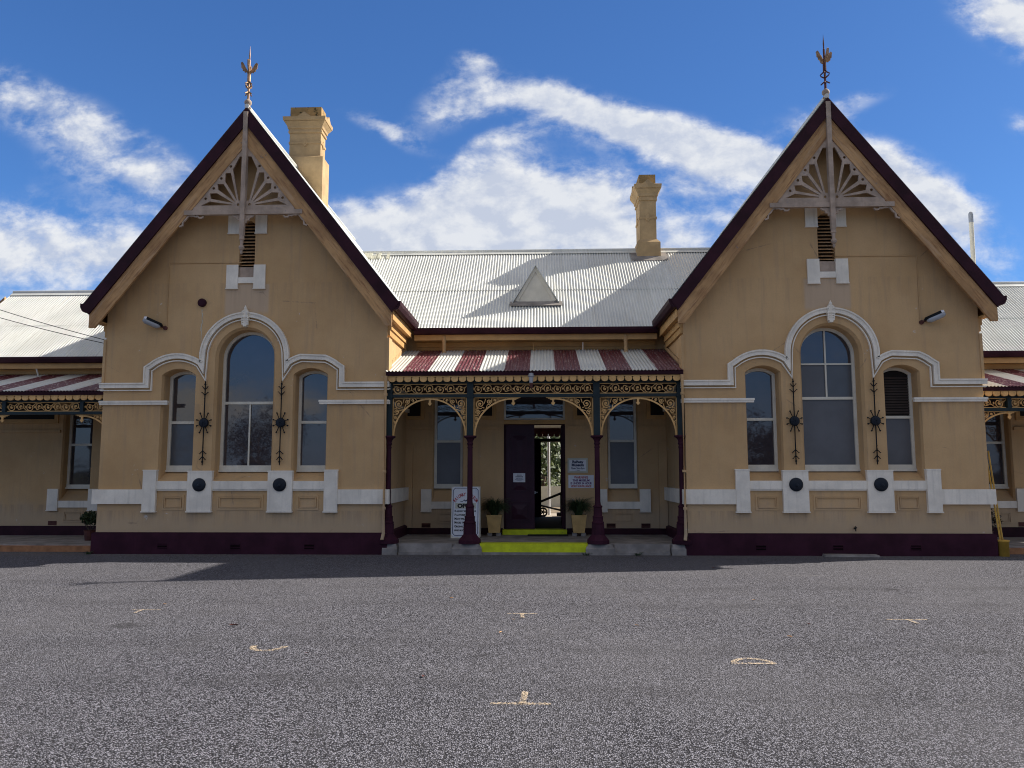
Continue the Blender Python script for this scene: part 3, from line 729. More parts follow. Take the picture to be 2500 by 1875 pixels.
    for k in range(4):
        a = .18+k*math.pi/2; ca, sa = math.cos(a), math.sin(a)
        pts = [(.02, 10.02), (.06, 10.08), (.085, 10.06), (.105, 10.10), (.13, 10.10), (.135, 10.15), (.16, 10.16), (.165, 10.22), (.175, 10.27), (.145, 10.295), (.115, 10.26), (.08, 10.19), (.04, 10.12), (.015, 10.08)]
        va = [b.verts.new((fx+q*ca-sa*.014, fy+q*sa+ca*.014, z)) for q, z in pts]; vb = [b.verts.new((fx+q*ca+sa*.014, fy+q*sa-ca*.014, z)) for q, z in pts]
        b.faces.new(va); b.faces.new(vb)
        for i in range(len(pts)): b.faces.new((va[i], va[i-1], vb[i-1], vb[i]))
    obj('leaf_cluster', b, 'bronze', fin)

bay(-6.0, -1); bay(6.03, 1)

# ------------------------------------------------------------------ middle range behind the porch
TAN = math.tan(R_(39))
def wall_y(name, x0, x1, z0, z1, y, openings, mat='wall', depth=.22):
    bm = BM(); loops = [[(x0, z0), (x0, z1), (x1, z1), (x1, z0)]]
    for o in openings:
        if o[0] == 'arch': loops.append(reveal(bm, *o[1:], y, y+depth, .05))
        else:
            l = o[1]; loops.append(l); loft(bm, [[(p[0], y, p[1]) for p in l], [(p[0], y+depth, p[1]) for p in l]])
    flat = [p for l in loops for p in l]; vs = [bm.verts.new((p[0], y, p[1])) for p in flat]
    for t3 in tessellate_polygon([[Vector((p[0], p[1], 0)) for p in l] for l in loops]):
        try: bm.faces.new([vs[i] for i in t3])
        except ValueError: pass
    return obj(name, bm, mat, ST)
YB = 2.5
door_hole = [(-.73, .20), (-.73, 3.46), (.71, 3.46), (.71, .20)]
wall_y('porch_wall', -3.06, 3.06, 0, 5.2, YB, [('poly', door_hole), ('arch', -2.04, .36, .34, .965, 1.27, 3.45, .14, .12), ('arch', 2.045, .36, .34, .965, 1.27, 3.45, .14, .12)])
for x, lo in ((-2.04, 'frost'), (2.045, 'frost')):
    window(x, .34, 1.27, 3.45, .12, YB+.16, [(2.37, None, -1, 1, 'clear'), (1.37, 2.37, -1, 1, lo)], 2.37, botrail=.10)
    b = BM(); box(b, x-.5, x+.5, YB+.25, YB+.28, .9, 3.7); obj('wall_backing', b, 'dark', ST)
    for e in (-1, 1):
        if x < 0 and e > 0: xa = x+.355
        xa = x+e*.375; xb = x+e*.62; x0, x1 = sorted((xa, xb))
        b = BM(); box(b, x0, x1, YB-.06, YB+.02, .74, 1.25); box(b, x0-.01, x1+.01, YB-.07, YB+.02, .72, .738); obj('apron_pier', b, 'cream', ST)
    b = BM(); box(b, x-.374, x+.374, YB-.045, YB+.02, .80, .963); obj('sill_band', b, 'cream', ST)
    b = BM(); lp = [(x-.23, .48), (x-.23, .72), (x+.23, .72), (x+.23, .48)]; ribbon(b, lp, .03, YB-.015, YB+.004, True); ribbon(b, offs(lp, -.04, True), .014, YB-.02, YB+.004, True); obj('apron_panel', b, 'wall', ST)
for x in (-2.54, 1.75, 2.55):
    b = BM(); box(b, x-.105, x+.105, YB-.008, YB+.01, .365, .465); vo = obj('plinth_vent', b, 'rust', ST)
    b = BM()
    for k in range(3): box(b, x-.09, x+.09, YB-.011, YB-.0085, .38+k*.03, .39+k*.03)
    obj('vent_shade', b, 'vent_black', vo)  # black strips drawn as the shade in the grille slots
for x0, x1 in ((-3.03, -2.42), (-1.66, -.79), (.77, 1.665), (2.425, 3.03)):
    b = BM(); box(b, x0, x1, YB-.04, YB+.02, 2.645, 2.70); box(b, x0, x1, YB-.055, YB+.018, 2.69, 2.715); obj('string_course', b, 'wall', ST)
for x0, x1 in ((-3.06, -.75), (.73, 3.06)):
    b = BM(); box(b, x0, x1, YB-.05, YB+.02, .18, .355); obj('plinth', b, 'maroon_dark', ST)
for xc in (-2.85, -1.16, 1.15, 2.86):
    b = BM(); lp = [(xc-.22, 2.90), (xc-.22, 3.44), (xc+.22, 3.44), (xc+.22, 2.90)]; ribbon(b, lp, .05, YB-.045, YB+.01, True); ribbon(b, offs(lp, -.045, True), .035, YB-.03, YB+.01, True)
    nf = obj('wall_panel', b, 'fascia', ST)
    b = BM(); box(b, xc-.165, xc+.165, YB-.012, YB+.005, 2.955, 3.385); obj('panel_back', b, 'dark', nf)
# pilaster strips in the porch corners
for e in (-1, 1):
    b = BM(); x0, x1 = sorted((e*2.86, e*3.05)); box(b, x0, x1, YB-.10, YB+.01, .36, 2.33); obj('corner_pilaster', b, 'wall', ST)
# door case
b = BM(); ribbon(b, [(-.70, .22), (-.70, 2.77), (.68, 2.77), (.68, .22)], .05, YB+.05, YB+.15); dcase = obj('door_frame', b, 'maroon_dark', ST)
b = BM(); box(b, -.73, .71, YB-.02, YB+.17, 2.765, 2.865); obj('transom', b, 'fascia', dcase)
b = BM(); ribbon(b, [(-.705, 2.89), (-.705, 3.44), (.685, 3.44), (.685, 2.89)], .045, YB+.04, YB+.12, True); fl = obj('fanlight', b, 'frame', ST)
b = BM(); box(b, -.69, .67, YB+.08, YB+.09, 2.90, 3.43); obj('pane', b, 'clear', fl)
b = BM(); box(b, -.675, -.012, YB+.07, YB+.115, .335, 2.745); dl = obj('door', b, 'door', ST, label='closed maroon panelled door leaf')
for z0, z1 in ((1.17, 2.55), (.50, .95)):
    b = BM(); lp = [(-.59, z0), (-.59, z1), (-.13, z1), (-.13, z0)]
    ribbon(b, lp, .035, YB+.05, YB+.07, True); ribbon(b, offs(lp, -.035, True), .018, YB+.058, YB+.07, True)
    xa, xb, za, zb = -.535, -.185, z0+.055, z1-.055; q = .11
    loft(b, [[(xa, YB+.069, za), (xb, YB+.069, za), (xb, YB+.069, zb), (xa, YB+.069, zb)], [(xa+q, YB+.045, za+q), (xb-q, YB+.045, za+q), (xb-q, YB+.045, zb-q), (xa+q, YB+.045, zb-q)]], True, True)
    obj('door_panel', b, 'door', dl)
b = BM(); box(b, -.012, .012, YB+.068, YB+.12, 1.14, 1.20); lathe(b, [(.004, 1.16), (.022, 1.165), (.022, 1.185), (.004, 1.19)], .04, YB+.07, 10); obj('door_latch', b, 'grey', dl)
# open right leaf swung into the hall
b = BM(); box(b, .625, .665, YB+.13, YB+.78, .335, 2.745); dr = obj('door', b, 'maroon_dark', ST, label='open maroon door leaf swung into the hall')
b = BM()
for z0, z1 in ((1.17, 2.55), (.50, .95)):
    lp = [(YB+.22, z0), (YB+.22, z1), (YB+.69, z1), (YB+.69, z0)]
    for p, q in zip(lp, lp[1:]+lp[:1]):
        a0, a1 = sorted((p[0], q[0])); c0, c1 = sorted((p[1], q[1])); box(b, .612, .6245, a0-.017, a1+.017, c0-.017, c1+.017)
obj('door_panel', b, 'maroon', dr)
b = BM(); box(b, -.75, .73, YB-.18, YB+.2, .19, .33); obj('door_step', b, 'yellow', ST)
# hall
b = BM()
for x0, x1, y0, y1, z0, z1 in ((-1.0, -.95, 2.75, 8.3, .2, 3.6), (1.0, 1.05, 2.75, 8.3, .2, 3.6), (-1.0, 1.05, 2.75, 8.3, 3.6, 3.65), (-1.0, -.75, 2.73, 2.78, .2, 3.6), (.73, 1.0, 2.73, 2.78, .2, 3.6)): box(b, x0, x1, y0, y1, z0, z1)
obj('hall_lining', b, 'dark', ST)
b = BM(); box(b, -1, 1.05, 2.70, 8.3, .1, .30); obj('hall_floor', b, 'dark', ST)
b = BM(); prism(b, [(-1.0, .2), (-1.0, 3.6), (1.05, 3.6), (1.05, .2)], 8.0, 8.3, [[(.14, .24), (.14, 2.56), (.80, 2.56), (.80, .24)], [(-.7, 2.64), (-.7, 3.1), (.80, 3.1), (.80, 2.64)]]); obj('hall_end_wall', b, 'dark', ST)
# outer rear wall and platform verandah
b = BM()
for x0, x1, z0, z1 in ((-15.2, -1.0, 0, 4.6), (1.05, 15.2, 0, 4.6), (-1.0, 1.05, 3.6, 4.9)): box(b, x0, x1, 8.0, 8.28, z0, z1)
obj('rear_wall', b, 'wall', ST)
b = BM(); hexa(b, [(-12, 8.3, 3.9), (12, 8.3, 3.9), (12, 11.6, 3.15), (-12, 11.6, 3.15), (-12, 8.3, 3.95), (12, 8.3, 3.95), (12, 11.6, 3.2), (-12, 11.6, 3.2)]); obj('platform_roof', b, 'roof', ST)
def valance(x0, x1, ztop, zbot, y0, y1, per=.16):
    pts = [(x0, ztop), (x1, ztop)]; n = max(1, round((x1-x0)/per)); w = (x1-x0)/n; rr = (zbot, )
    for k in range(n, 0, -1):
        xr, xl = x0+k*w, x0+(k-1)*w; zc = zbot+.055
        if k == n: pts.append((xr, zc))
        for i in range(7):
            a = -i*math.pi/6; pts.append(((xr+xl)/2+(w/2-.009)*math.cos(a), zc-.055*abs(math.sin(a))**.8))
        if k > 1: pts += [(xl+.006, zc+.018), (xl+.017, zc+.033), (xl, zc+.052), (xl-.017, zc+.033), (xl-.006, zc+.018)]
        else: pts.append((xl, zc))
    bm = BM(); prism(bm, pts, y0, y1); return bm
obj('valance', valance(-3, 3, 3.2, 2.86, 11.55, 11.58, .2), 'maroon_dark', ST)
b = BM(); box(b, -3, 3, 11.5, 11.6, 2.70, 2.80); obj('platform_beam', b, 'green', ST)

# ------------------------------------------------------------------ roofs of the middle range and wings
def ridge_roof(x0, x1, ye, ze, yr, seam, name='main_roof'):
    L = lambda y: (y-ye)/math.cos(R_(39)); zz = lambda y: ze+(y-ye)*TAN
    b = BM(); corr(b, (x0, ye-.03, zz(ye-.03)), (1, 0, 0), (0, 1, TAN), x1-x0, L(seam+.06)+.03, rows=4); lo = obj(name, b, 'roof', ST, True)
    b = BM(); corr(b, (x0, seam, zz(seam)+.012), (1, 0, 0), (0, 1, TAN), x1-x0, L(yr)-L(seam), rows=3); obj(name, b, 'roof', ST, True)
    b = BM(); corr(b, (x0, yr, zz(yr)+.01), (1, 0, 0), (0, 1, -TAN), x1-x0, L(yr), rows=1, per=4); obj(name, b, 'roof', ST, True)
    b = BM(); zr = zz(yr)
    tube(b, [(x0, yr, zr+.045), (x1, yr, zr+.045)], .042, 8)
    for s in (-1, 1):
        q = [b.verts.new(p) for p in ((x0, yr, zr+.045), (x1, yr, zr+.045), (x1, yr+s*.15, zr+.04-.15*TAN), (x0, yr+s*.15, zr+.04-.15*TAN))]; b.faces.new(q)
    obj('ridge_cap', b, 'roof', ST)
ridge_roof(-5.0, 5.0, 2.0, 4.945, 5.42, 3.56)
ridge_roof(-14.75, -8.0, 2.62, 4.42, 5.4, 3.9, 'wing_roof'); ridge_roof(8.0, 15.2, 2.62, 4.42, 5.4, 3.9, 'wing_roof')
def eaves(x0, x1, ye, ze, yw):
    g = [(-.02, -.13), (-.02, .0), (.0, .0), (.01, -.08), (.085, -.08), (.105, -.03), (.11, .01), (.125, .01), (.12, -.05), (.09, -.12), (.04, -.14)]
    b = BM(); loft(b, [[(x, ye-p+.02, ze+z) for p, z in g] for x in (x0, x1)], True, True); obj('gutter', b, 'maroon_dark', ST)
    b = BM(); box(b, x0, x1, ye+.041, ye+.075, ze-.26, ze-.01); obj('fascia_board', b, 'fascia', ST)
    b = BM(); box(b, x0, x1, ye+.076, yw, ze-.25, ze-.235); obj('soffit', b, 'fascia', ST)
    b = BM(); box(b, x0, x1, yw-.075, yw+.01, ze-.36, ze-.252); box(b, x0, x1, yw-.045, yw+.01, ze-.44, ze-.362); box(b, x0, x1, yw-.02, yw+.01, ze-.56, ze-.52); obj('cornice', b, 'fascia', ST)
eaves(-2.80, 2.83, 2.0, 4.955, YB)
eaves(-15, -9.2, 2.62, 4.43, 3.0); eaves(9.23, 15.2, 2.62, 4.43, 3.0)
for x in (-2.10, 2.11):
    b = BM(); tube(b, [(x, 2.06, 4.80), (x, 2.06, 4.36)], .042, 10); tube(b, [(x-.001, 2.06, 4.72), (x-.001, 2.06, 4.66)], .05, 10); obj('downpipe', b, 'wall', ST)
for x in (-.02, 1.13):
    b = BM(); tube(b, [(x, 2.2, 4.66), (x, 2.2, 4.4)], .012, 6); obj('conduit', b, 'cream' if x > 1 else 'fascia', ST)
# dormer vent
b = BM(); ap = 6.70; yv = 3.01
prism(b, [(-.50, 5.80), (.03, ap-.03), (.56, 5.80)], yv+.02, yv+.06); dv = obj('roof_gablet', b, 'frame', ST, label='small triangular roof vent with cream face')
b = BM(); lp = [(-.44, 5.82), (.03, ap-.08), (.50, 5.82)]; ribbon(b, lp, .075, yv-.005, yv+.019); obj('gablet_frame', b, 'frame', dv)
b = BM(); ypk = 2.0+(ap-4.945)/TAN+.05; ybs = yv+.0
for e in (-1, 1):
    xe = .03+e*.575; ze = 5.76
    pts = [(.03, yv-.06, ap+.02), (xe, yv-.06, ze+.02), (xe, 3.06, ze), (.03, ypk, ap+.02)]
    q = [b.verts.new(p) for p in pts]; q2 = [b.verts.new((p[0], p[1], p[2]-.03)) for p in pts]
    b.faces.new(q); b.faces.new(q2)
    for i in range(4): b.faces.new((q[i], q[i-1], q2[i-1], q2[i]))
obj('gablet_roof', b, 'roof', dv)
b = BM(); zb = 4.945+(yv-2.0)*TAN
hexa(b, [(-.60, yv-.17, zb-.10), (.68, yv-.17, zb-.10), (.68, yv+.02, zb+.03), (-.60, yv+.02, zb+.03), (-.60, yv-.17, zb-.085), (.68, yv-.17, zb-.085), (.68, yv+.02, zb+.05), (-.60, yv+.02, zb+.05)])
obj('flashing', b, 'concrete', dv)

def chimney(x0, x1, y0, y1, zb, zbase, zshaft, zc0, zc1, zt, label):
    """stack with splayed base, banded shaft, corniced cap with small pediments, plain block above"""
    def ring(bm, prof):
        loft(bm, [[(x0-g, y0-g, z), (x1+g, y0-g, z), (x1+g, y1+g, z), (x0-g, y1+g, z)] for g, z in prof], True, True)
    b = BM(); ring(b, [(.09, zb), (.09, zbase), (.0, zshaft), (.0, zc0-.02)]); ch = obj('chimney', b, 'chim', ST, label=label)
    zm = zshaft+(zc0-zshaft)*.52
    b = BM(); ring(b, [(.016, zm-.03), (.018, zm-.028), (.018, zm+.028), (.016, zm+.03)])
    xm, ym = (x0+x1)/2, (y0+y1)/2
    prism(b, [(xm-.09, zm), (xm, zm+.11), (xm+.09, zm), (xm, zm-.11)], y0-.026, y0+.02)
    for xx, e in ((x0, -1), (x1, 1)):
        q = [(xx+e*.026, ym-.09, zm), (xx+e*.026, ym, zm+.11), (xx+e*.026, ym+.09, zm), (xx+e*.026, ym, zm-.11)]
        loft(b, [q, [(xx, p[1], p[2]) for p in q]], True, True)
    disc_y(b, xm, zm, .03, y0-.04, y0-.02, 10)
    obj('shaft_band', b, 'chim', ch)
    b = BM(); h = zc1-zc0
    ring(b, [(.012, zc0-.06), (.03, zc0-.055), (.03, zc0-.01), (.02, zc0), (.02, zc0+h*.12), (.045, zc0+h*.14), (.055, zc0+h*.3), (.12, zc0+h*.55), (.125, zc0+h*.57), (.105, zc0+h*.58), (.14, zc0+h*.62), (.15, zc0+h*.86), (.0, zc1)])
    prism(b, [(xm-.17, zc0+h*.86), (xm, zc1+.07), (xm+.17, zc0+h*.86)], y0-.148, y0-.05); prism(b, [(xm-.17, zc0+h*.86), (xm, zc1+.07), (xm+.17, zc0+h*.86)], y1+.05, y1+.148)
    for xx, e in ((x0, -1), (x1, 1)):
        q = [(xx+e*.148, ym-.15, zc0+h*.86), (xx+e*.148, ym, zc1+.07), (xx+e*.148, ym+.15, zc0+h*.86)]; loft(b, [q, [(xx+e*.05, p[1], p[2]) for p in q]], True, True)
    obj('chimney_cap', b, 'chim', ch)
    b = BM(); ring(b, [(.0, zc1-.03), (.0, zt)]); obj('chimney_top', b, 'chimtop', ch)
MAT['chim'] = paint('chimney_render', (.50, .345, .18), .85, .14, 2, .3, streak=.25)
MAT['chimtop'] = paint('lichened_render', (.40, .26, .11), .9, .2, 3, .3, spots=(.05, .045, .02), spot_amt=.56)
chimney(2.88, 3.33, 5.14, 5.95, 7.2, 7.87, 7.98, 9.12, 9.55, 9.80, 'slender ochre chimney on the main ridge')
chimney(-6.22, -5.42, 3.08, 3.50, 7.9, 9.58, 9.64, 10.30, 10.68, 10.93, 'broad ochre chimney rising behind the gable')
b = BM()   # mortar flashing round the ridge chimney
zc_ = 4.945+(5.0-2.0)*TAN
hexa(b, [(2.70, 4.88, zc_-.10), (3.52, 4.88, zc_-.10), (3.52, 5.06, zc_+.07), (2.70, 5.06, zc_+.07), (2.70, 4.88, zc_-.06), (3.52, 4.88, zc_-.06), (3.52, 5.06, zc_+.11), (2.70, 5.06, zc_+.11)])
for x0, x1 in ((2.62, 2.78), (3.43, 3.60)):
    hexa(b, [(x0, 4.9, zc_-.08), (x1, 4.9, zc_-.08), (x1, 5.4, zc_+.33), (x0, 5.4, zc_+.33), (x0, 4.9, zc_-.05), (x1, 4.9, zc_-.05), (x1, 5.4, zc_+.36), (x0, 5.4, zc_+.36)])
obj('flashing', b, 'concrete', ST)
b = BM()   # lumpy mortar where the ridge dies into the left gable roof
rm = random.Random(9)
for k in range(9):
    x = -4.75+.1*k*.8; zr_ = 4.945+(5.36-2.0)*TAN-.02-k*.012*rm.random()
    hexa(b, [(x, 5.12-.03*rm.random(), zr_-.16), (x+.075, 5.12, zr_-.16), (x+.075, 5.36, zr_+.05), (x, 5.36, zr_+.05), (x, 5.12, zr_-.11), (x+.075, 5.12, zr_-.11), (x+.075, 5.36, zr_+.09), (x, 5.36, zr_+.09)])
obj('flashing', b, 'panel', ST)
# vent pipe far right
b = BM(); tube(b, [(12.33, 6.2, 5.6), (12.36, 6.2, 8.72)], .06, 12); vp = obj('vent_pipe', b, 'frame', ST)
b = BM(); lathe(b, [(.062, 8.66), (.065, 8.90), (.05, 8.95), (.02, 8.975), (.004, 8.98)], 12.36, 6.2, 12); obj('pipe_cap', b, 'clear_plastic', vp)

# ------------------------------------------------------------------ verandah parts shared by porch and wings
def lace_strip(x0, x1, z0, z1, y, unit=.212):
    """cast frieze: running scrolls between two rails"""
    bm = BM(); n = max(1, round((x1-x0)/unit)); w = (x1-x0)/n; h = z1-z0; zc = (z0+z1)/2; ya, yb = y-.008, y+.008
    ribbon(bm, [(x0, z0+.008), (x1, z0+.008)], .016, ya, yb); ribbon(bm, [(x0, z1-.008), (x1, z1-.008)], .016, ya, yb)
    for k in range(n):
        e = 1 if k % 2 else -1; cx = x0+(k+.5)*w; cz = zc+e*.012; R1 = min(w*.43, h*.43)
        ribbon(bm, spiral(cx, cz, .012, R1, e*.6, 1.55*e, 34), .015, ya, yb)
        disc_y(bm, cx, cz, .02, ya-.004, yb, 10)
        # tail sweeping under (or over) the next scroll
        a = e*.6+1.55*e*2*math.pi; px, pz = cx+R1*math.cos(a), cz+R1*math.sin(a)
        ribbon(bm, [(px, pz), (cx+w*.30, zc-e*h*.10), (cx+w*.5, zc-e*h*.32), (cx+w*.75, zc-e*h*.43), (cx+w*1.02 if k < n-1 else x1, zc-e*h*.44)], .016, ya, yb, taper=.008)
        prism(bm, [(cx-w*.5-.018, zc), (cx-w*.5, zc+.03), (cx-w*.5+.018, zc), (cx-w*.5, zc-.03)], ya-.002, yb)
    return bm
def lace_bracket(xc, zc, w, h, e, y, pend=True, tip=False):
    """quarter-arch bracket with its corner at the post (xc) and beam underside (zc); e is the direction away from the post"""
    bm = BM(); ya, yb = y-.01, y+.01; X = lambda p: (xc+e*p[0], zc+p[1])
    arc = [X((w-(w-.025)*math.cos(a), -h+(h-.03)*math.sin(a))) for a in [math.pi/2*i/22 for i in range(23)]]
    ribbon(bm, arc, .032, ya, yb); ribbon(bm, [X(p) for p in ((0.009, 0), (.009, -h))], .018, ya+.001, yb-.001); ribbon(bm, [X(p) for p in ((0, -.009), (w, -.009))], .018, ya+.001, yb-.001)
    def sp(cx, cz, r, a0, t, ww=.016): ribbon(bm, [X(p) for p in spiral(cx, cz, .008, r, a0, t, 26)], ww, ya+.002, yb-.002)
    s = w/.74
    sp(.125*s, -.125*s, .088*s, 0, 1.8, .018); disc_y(bm, *X((.125*s, -.125*s)), .016, ya-.003, yb, 8)
    sp(.285*s, -.085*s, .048*s, 2.0, -1.6); sp(.085*s, -.285*s, .048*s, -.5, 1.6)
    sp(.395*s, -.055*s, .026*s, 2.0, -1.5, .012); sp(.055*s, -.40*s, .030*s, -.5, 1.5, .012); sp(.045*s, -.50*s, .018*s, -.5, 1.4, .010)
    for p, q in (((.20, -.20), (.15, -.18)), ((.225, -.03), (.20, -.115)), ((.03, -.225), (.115, -.20)), ((.34, -.02), (.335, -.10)), ((.02, -.34), (.10, -.335)), ((.45, -.02), (.48, -.065)), ((.02, -.46), (.065, -.48)), ((.235, -.215), (.26, -.13)), ((.215, -.235), (.13, -.26))):
        ribbon(bm, [X((p[0]*s, p[1]*s)), X((q[0]*s, q[1]*s))], .018, ya+.002, yb-.002, taper=.01)
    if pend:
        x0 = w if not tip else w+.005
        P = lambda a, b: X((x0+a, b))
        prism(bm, [P(-.032, -.0), P(-.032, -.05), P(-.02, -.06), P(-.02, -.105), P(-.042, -.115), P(-.03, -.14), P(0, -.172), P(.03, -.14), P(.042, -.115), P(.02, -.105), P(.02, -.06), P(.032, -.05), P(.032, 0)], ya-.006, yb)
    if tip:
        prism(bm, [X(p) for p in ((w-.02, 0), (w+.15, 0), (w+.15, -.018), (w+.115, -.018), (w+.10, -.035), (w+.075, -.03), (w+.06, -.055), (w-.02, -.055))], ya, yb)
    return bm
def column(x, y, zf, ztop):
    d = zf-.22
    b = BM()
    lathe(b, [(.235, .215+d), (.235, .285+d), (.225, .295+d), (.140, .39+d), (.135, .40+d), (.132, .60+d)], x, y, 8, math.pi/8)
    lathe(b, [(.118, .60+d), (.126, .62+d), (.126, .64+d), (.105, .66+d), (.105, .74+d), (.112, .75+d), (.088, .77+d), (.082, .93+d), (.093, .945+d), (.093, .965+d), (.064, .985+d), (.056, 1.05+d), (.051, 2.13), (.058, 2.14), (.058, 2.16), (.05, 2.17), (.054, 2.20)], x, y, 14)
    c = obj('verandah_column', b, 'maroon', ST)
    b = BM(); lathe(b, [(.054, 2.20), (.066, 2.215), (.066, 2.235), (.056, 2.25), (.066, 2.29), (.098, 2.335), (.132, 2.352), (.137, 2.362), (.137, 2.386), (.10, 2.392)], x, y, 8, math.pi/8); obj('capital', b, 'maroon', c)
    b = BM(); box(b, x-.066, x+.066, y-.066, y+.066, 2.39, ztop); box(b, x-.076, x+.076, y-.076, y+.076, 3.17, 3.20); obj('timber_post', b, 'green', c)
    return c

# ---- porch
YP = .12
for x in (-2.985, -1.31, 1.283, 2.985): column(x, YP, .22, 3.52)
b = BM(); box(b, -3.0, 3.0, YP-.05, YP+.05, 3.18, 3.243); obj('verandah_beam', b, 'green', ST)
b = BM(); box(b, -3.0, 3.0, YP-.055, YP+.055, 3.465, 3.53); obj('verandah_beam', b, 'green', ST)
for x0, x1 in ((-2.915, -1.38), (-1.24, 1.213), (1.353, 2.915)): obj('lace_frieze', lace_strip(x0, x1, 3.247, 3.462, YP), 'lace', ST)
for xc, w, e, pd, tp in ((-2.917, .77, 1, True, False), (-1.378, .77, -1, False, False), (-1.242, .815, 1, True, True), (1.215, .815, -1, True, True), (1.351, .78, 1, True, False), (2.917, .785, -1, False, False)):
    obj('lace_bracket', lace_bracket(xc, 3.178, w, .79, e, YP, pd, tp), 'lace', ST)
obj('valance', valance(-2.99, 2.98, 3.615, 3.485, -.05, -.02, .1625), 'lace', ST)
b = BM(); loft(b, [[(x, -.09-p, 3.70+z) for p, z in ((-.08, -.08), (-.08, .0), (.0, .0), (.012, -.03), (.0, -.085), (-.05, -.09))] for x in (-3.03, 3.03)], True, True); obj('gutter', b, 'maroon_dark', ST)
sl = math.atan2(4.50-3.71, 2.32+.1)
b = BM(); corr(b, (-3.03, -.12, 3.70), (1, 0, 0), (0, 2.42, .79), 6.06, 2.56, rows=6); obj('verandah_roof', b, 'stripes', ST, True, label='corrugated porch roof in cream and maroon stripes')
b = BM(); box(b, -3.02, 3.02, .18, 2.49, 3.50, 3.53); box(b, -3.02, 3.02, -.04, .0, 3.62, 3.66); obj('verandah_ceiling', b, 'maroon_dark', ST)
for e in (-1, 1):  # zigzag lead flashing where the porch roof meets the pavilion walls
    b = BM(); n = 14
    for k in range(n):
        y = .05+k*.17; z = 3.76+(y+.1)*.326; x = e*3.035
        hexa(b, [(x, y, z-.02), (x, y+.19, z+.03), (x, y+.19, z+.11), (x, y, z+.06), (x-e*.012, y, z-.02), (x-e*.012, y+.19, z+.03), (x-e*.012, y+.19, z+.11), (x-e*.012, y, z+.06)])
    obj('flashing', b, 'wall', ST)
# downpipes at the pavilion corners
for x in (-3.03+.0, 3.0):
    xx = x
    b = BM(); tube(b, [(xx, -.10, 3.61), (xx, -.10, .42), (xx-.02, -.13, .30)], .034, 10)
    for z in (3.2, 1.64, .9): tube(b, [(xx, -.10, z), (xx, -.10, z+.05)], .041, 10)
    obj('downpipe', b, 'wall', ST)
# porch floor, steps and stone blocks
b = BM(); box(b, -3.06, 3.06, .10, YB, -.03, .215); obj('porch_floor', b, 'concrete', ST)
for x0, x1 in ((-2.74, -1.66), (1.60, 2.70)):
    b = BM(); hexa(b, [(x0, .02, -.02), (x1, .02, -.02), (x1, .12, -.02), (x0, .12, -.02), (x0, .05, .21), (x1, .05, .21), (x1, .12, .21), (x0, .12, .21)]); box(b, x0, x1, -.03, .03, -.02, .045); obj('step_riser', b, 'concrete', ST)
for xc, w in ((-2.91, .15), (-1.355, .30), (1.31, .285), (2.87, .14)):
    b = BM(); loft(b, [[(xc-a, y, z), (xc+a, y, z), (xc+a, .14, z), (xc-a, .14, z)] for a, y, z in ((w, -.06, -.02), (w, -.06, .12), (w*.97, -.04, .15), (w*.80, -.02, .208), (w*.78, .0, .212))], True, True); obj('corner_stone', b, 'concrete', ST)
b = BM(); loft(b, [[(-1.06, .0, .05), (1.035, .0, .05), (1.035, .13, .05), (-1.06, .13, .05)], [(-1.10, .01, .219), (1.07, .01, .219), (1.07, .33, .219), (-1.10, .33, .219)]], True, True); obj('step_riser', b, 'yellow', ST, label='bright yellow painted porch step')
b = BM(); box(b, -1.055, 1.03, -.012, .1, -.02, .048); obj('step_base', b, 'concrete', ST)

